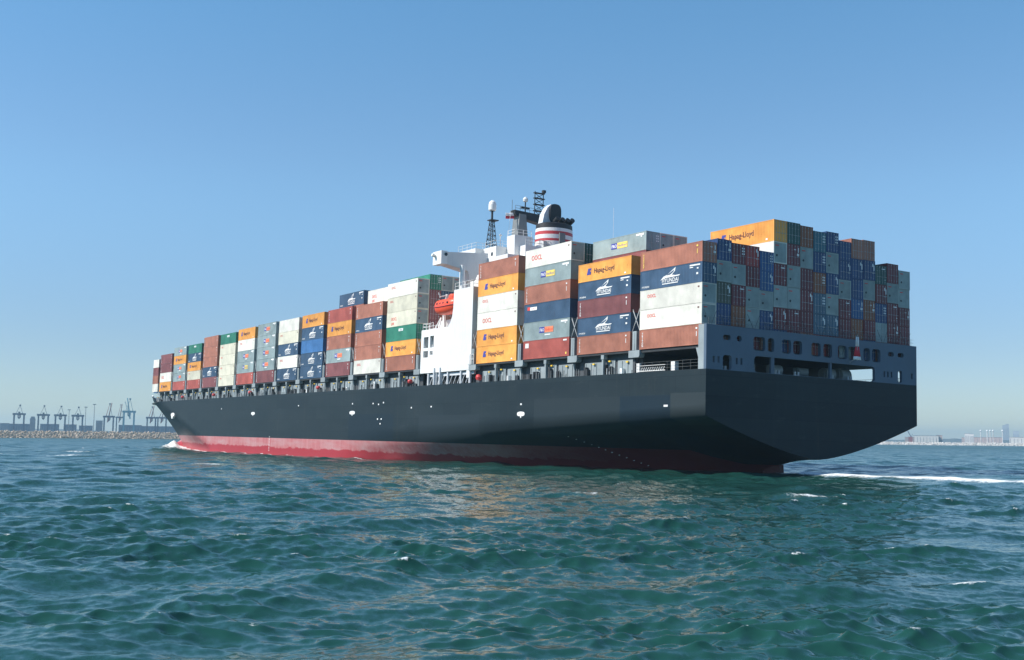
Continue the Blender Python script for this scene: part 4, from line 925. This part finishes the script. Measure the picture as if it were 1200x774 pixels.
for i, (x, w, y0, yt, lab, mat, bm) in enumerate(((126.5, 15, 490.5, 476, 'grey gantry crane with raised red boom, leftmost raised one', steelblue, crane_red), (139.5, 11, 491, 477, 'small gantry crane with red tipped boom left of teal crane', steelblue, crane_red),
        (150, 17, 485, 470.5, 'tall teal gantry crane with raised jib', craneteal, craneteal), (176.5, 14, 491.5, 479, 'grey gantry crane with raised red boom left of bow', steelblue, crane_red), (189, 14, 491.5, 480, 'grey gantry crane half hidden by the bow', steelblue, crane_red))):
    gantry_crane(x, 2100, w, z_at(x, y0, 2100)-2, z_at(x, yt, 2100)-2, lab, True, mat, bm, .14 if i != 2 else -.12)
# quay-side stacks, sheds, lamp masts and silos
shed = [paint('port_shed_blue', (.10, .15, .22), .7, .1, 0), paint('port_shed_grey', (.22, .24, .27), .7, .1, 0)]
def shed_thing(name, x0, x1, ytop, ybase, dist, label, cat, mat, group=None, roof=False):
    s = 1313/dist; w = (x1-x0)/s; h = z_at((x0+x1)/2, ytop, dist) - 2; e = add_thing(name, (x0+x1)/2, dist, label, cat, group)
    mb = MB(); mb.box(-w/2, w/2, -6, 6, 0, h)
    mb.build('wall', mat, e)
    mb = MB()
    if roof: mb.prism([(-w/2-.6, h), (w/2+.6, h), (w*.3, h+h*.25), (-w*.3, h+h*.25)], 1, -6.3, 6.3)
    else: mb.box(-w/2-.3, w/2+.3, -6.3, 6.3, h, h+.5)
    mb.build('roof', shed[1], e)
    mb = MB()
    for q in np.arange(-w/2+1.5, w/2-1, max(2.5, w/8)): mb.box(q, q+.9, -6.12, -6.0, h*.15, h*.8)
    if mb.v: mb.build('door', shed[1], e)
    return e
for x0, x1, yt, lab in ((12, 32, 498.2, 'long blue shed under the leftmost crane'), (48, 67, 498.3, 'long blue shed between second and third crane'), (75, 88, 498.8, 'low blue shed left of the fourth crane'), (93, 107, 500, 'low blue shed right of the fourth crane'), (140, 164, 499.3, 'blue shed at foot of teal crane'), (166, 206, 500.6, 'low blue shed behind the bow')):
    shed_thing('port_shed', x0, x1, yt, 504, 2300, lab, 'shed', shed[0], 'sheds along the port quay')
shed_thing('grain_silo', 34.5, 40, 494, 504, 2400, 'pale squat silo between first and second crane', 'silo', shed[1], roof=True); shed_thing('port_building', 112, 119, 494.5, 504.4, 2400, 'grey block building right of lamp mast', 'building', shed[1]); shed_thing('port_building', 0, 9, 497.5, 503.5, 2500, 'low hazy building at far left edge', 'building', shed[0])
for x, yt, lab in ((109, 477, 'tall lamp mast with wide head left of raised cranes'), (99, 480, 'thin lamp mast right of the four blue cranes'), (79.5, 483, 'thin lamp mast between third and fourth crane')):
    h = z_at(x, yt, 1800)-2; e = add_thing('lamp_mast', x, 1800, lab, 'lamp mast', 'lamp masts at the port')
    mb = MB(); mb.bar((0, 0, 0), (0, 0, h), .55, 6, .35); mb.build('pole', shed[1], e); mb = MB(); mb.box(-2.2, 2.2, -1, 1, h, h+1.0); mb.build('lamp_head', shed[1], e)
# right shore
s28 = 1313/2900.
def rbox(name, x0, x1, yt, lab, cat, mat, dist=2900, group=None, roof=False): return shed_thing(name, x0, x1, yt, 520.5, dist, lab, cat, mat, group, roof)
palew = paint('shore_white', (.72, .70, .66), .8, .08, 0); pinkish = paint('shore_brick', (.48, .38, .35), .8, .1, 0); towerhaze = paint('shore_tower_hazed', (.50, .52, .55), .8, .1, 0)  # tower grey is lightened so its own colour carries extra haze
rbox('warehouse', 1072, 1098, 511.5, 'long white warehouse right of the stern', 'warehouse', palew, 2600); rbox('warehouse', 1098, 1104, 511.0, 'small orange ended shed beside the white warehouse', 'shed', pinkish, 2610)
rbox('shore_building', 1061, 1071, 513.0, 'red and white low building beside small dock crane', 'building', pinkish, 2550); rbox('shore_building', 1128, 1140, 513.6, 'low pink building left of the storage tanks', 'building', pinkish, 3100)
rbox('shore_building', 1143, 1172, 513.4, 'low brown building under the white tanks', 'building', pinkish, 3200); rbox('shore_building', 1186, 1215, 513.5, 'pale low building at right edge', 'building', palew, 2700)
rbox('tower_block', 1175.5, 1178.6, 500.5, 'left half of the hazy twin tower', 'tower', towerhaze, 6000); rbox('tower_block', 1179.1, 1182.5, 499.5, 'right half of the hazy twin tower', 'tower', towerhaze, 6000); rbox('tower_block', 1188, 1194, 507, 'short hazy tower right of the twin tower', 'tower', towerhaze, 6000)
for i, x in enumerate((1149.5, 1157, 1160.5, 1164, 1175)):
    e = add_thing('storage_tank', x, 3000, ['white domed tank on a stalk, leftmost of five', 'white domed tank on a stalk, second of five', 'white domed tank on a stalk, middle of five', 'white domed tank on a stalk, fourth of five', 'white domed tank on a stalk beside the twin tower'][i], 'tank', 'white tanks on the right shore')
    h = z_at(x, 506.3, 3000)-2; mb = MB(); mb.bar((0, 0, 0), (0, 0, h-2), .9, 6); mb.build('stalk', palew, e); mb = MB(); mb.lathe([(.4, -2.2), (1.8, -1.5), (2.3, 0), (1.6, 1.5), (.01, 2.1)], (0, 0, h), 10); mb.build('tank', M['lettwhite'], e)
for x0, x1, y in ((1131, 1136, 509.3), (1136.5, 1141, 509.8)):
    rbox('white_shed', x0, x1, y, 'bright white shed, %s of a pair left of tanks' % ('left' if x0 < 1133 else 'right'), 'shed', palew, 3000)
e = add_thing('dock_crane', 1067, 2500, 'small dark dock crane with slanting jib right of the stern', 'crane'); mb = MB(); mb.box(-4, 4, -3, 3, 0, 14); mb.build('cab', crane_red, e); mb = MB(); mb.bar((2, 0, 12), (-5, 0, 26), .9, 5); mb.bar((2, 0, 14), (4, 0, 20), .5, 5); mb.build('jib', steelblue, e)
# ridge of hazy low land far behind
mb = MB(); rr = np.random.default_rng(9)
for x0, x1, dd in ((-260, 470, 4600), (940, 1420, 5200)):
    xs_ = np.linspace(x0, x1, 60); hs_ = 10+10*np.abs(np.sin(xs_*.021)) + rr.uniform(0, 6, 60)
    vs = []
    for x, h in zip(xs_, hs_):
        p = at_px(x, dd); q = at_px(x, dd+250); vs += [p+Vector((0, 0, -2)), q+Vector((0, 0, h)), at_px(x, dd+700)+Vector((0, 0, -2))]
    mb.add(vs, [(3*i+j, 3*i+3+j, 3*i+4+j, 3*i+1+j) for i in range(59) for j in range(2)])
tag(mb.build('hills', paint('far_land', (.09, .10, .09), .9, .2, 0, .01)), kind='structure')

# ------------------------------------------------------------------ haze
mb = MB(); mb.box(-6900, 7100, -6900, 7100, -3.5, 90)
hm = bpy.data.materials.new('haze'); hm.use_nodes = True; t = hm.node_tree; t.nodes.remove(t.nodes['Principled BSDF'])
pv = t.nodes.new('ShaderNodeVolumePrincipled'); pv.inputs['Color'].default_value = (.50, .78, .94, 1); pv.inputs['Density'].default_value = .00015; pv.inputs['Anisotropy'].default_value = .2
t.links.new(pv.outputs[0], t.nodes['Material Output'].inputs['Volume'])
tag(mb.build('haze', hm), kind='stuff')
for o in list(sc.objects):
    if o.type == 'MESH' and o.name == 'haze': o.display_type = 'WIRE'
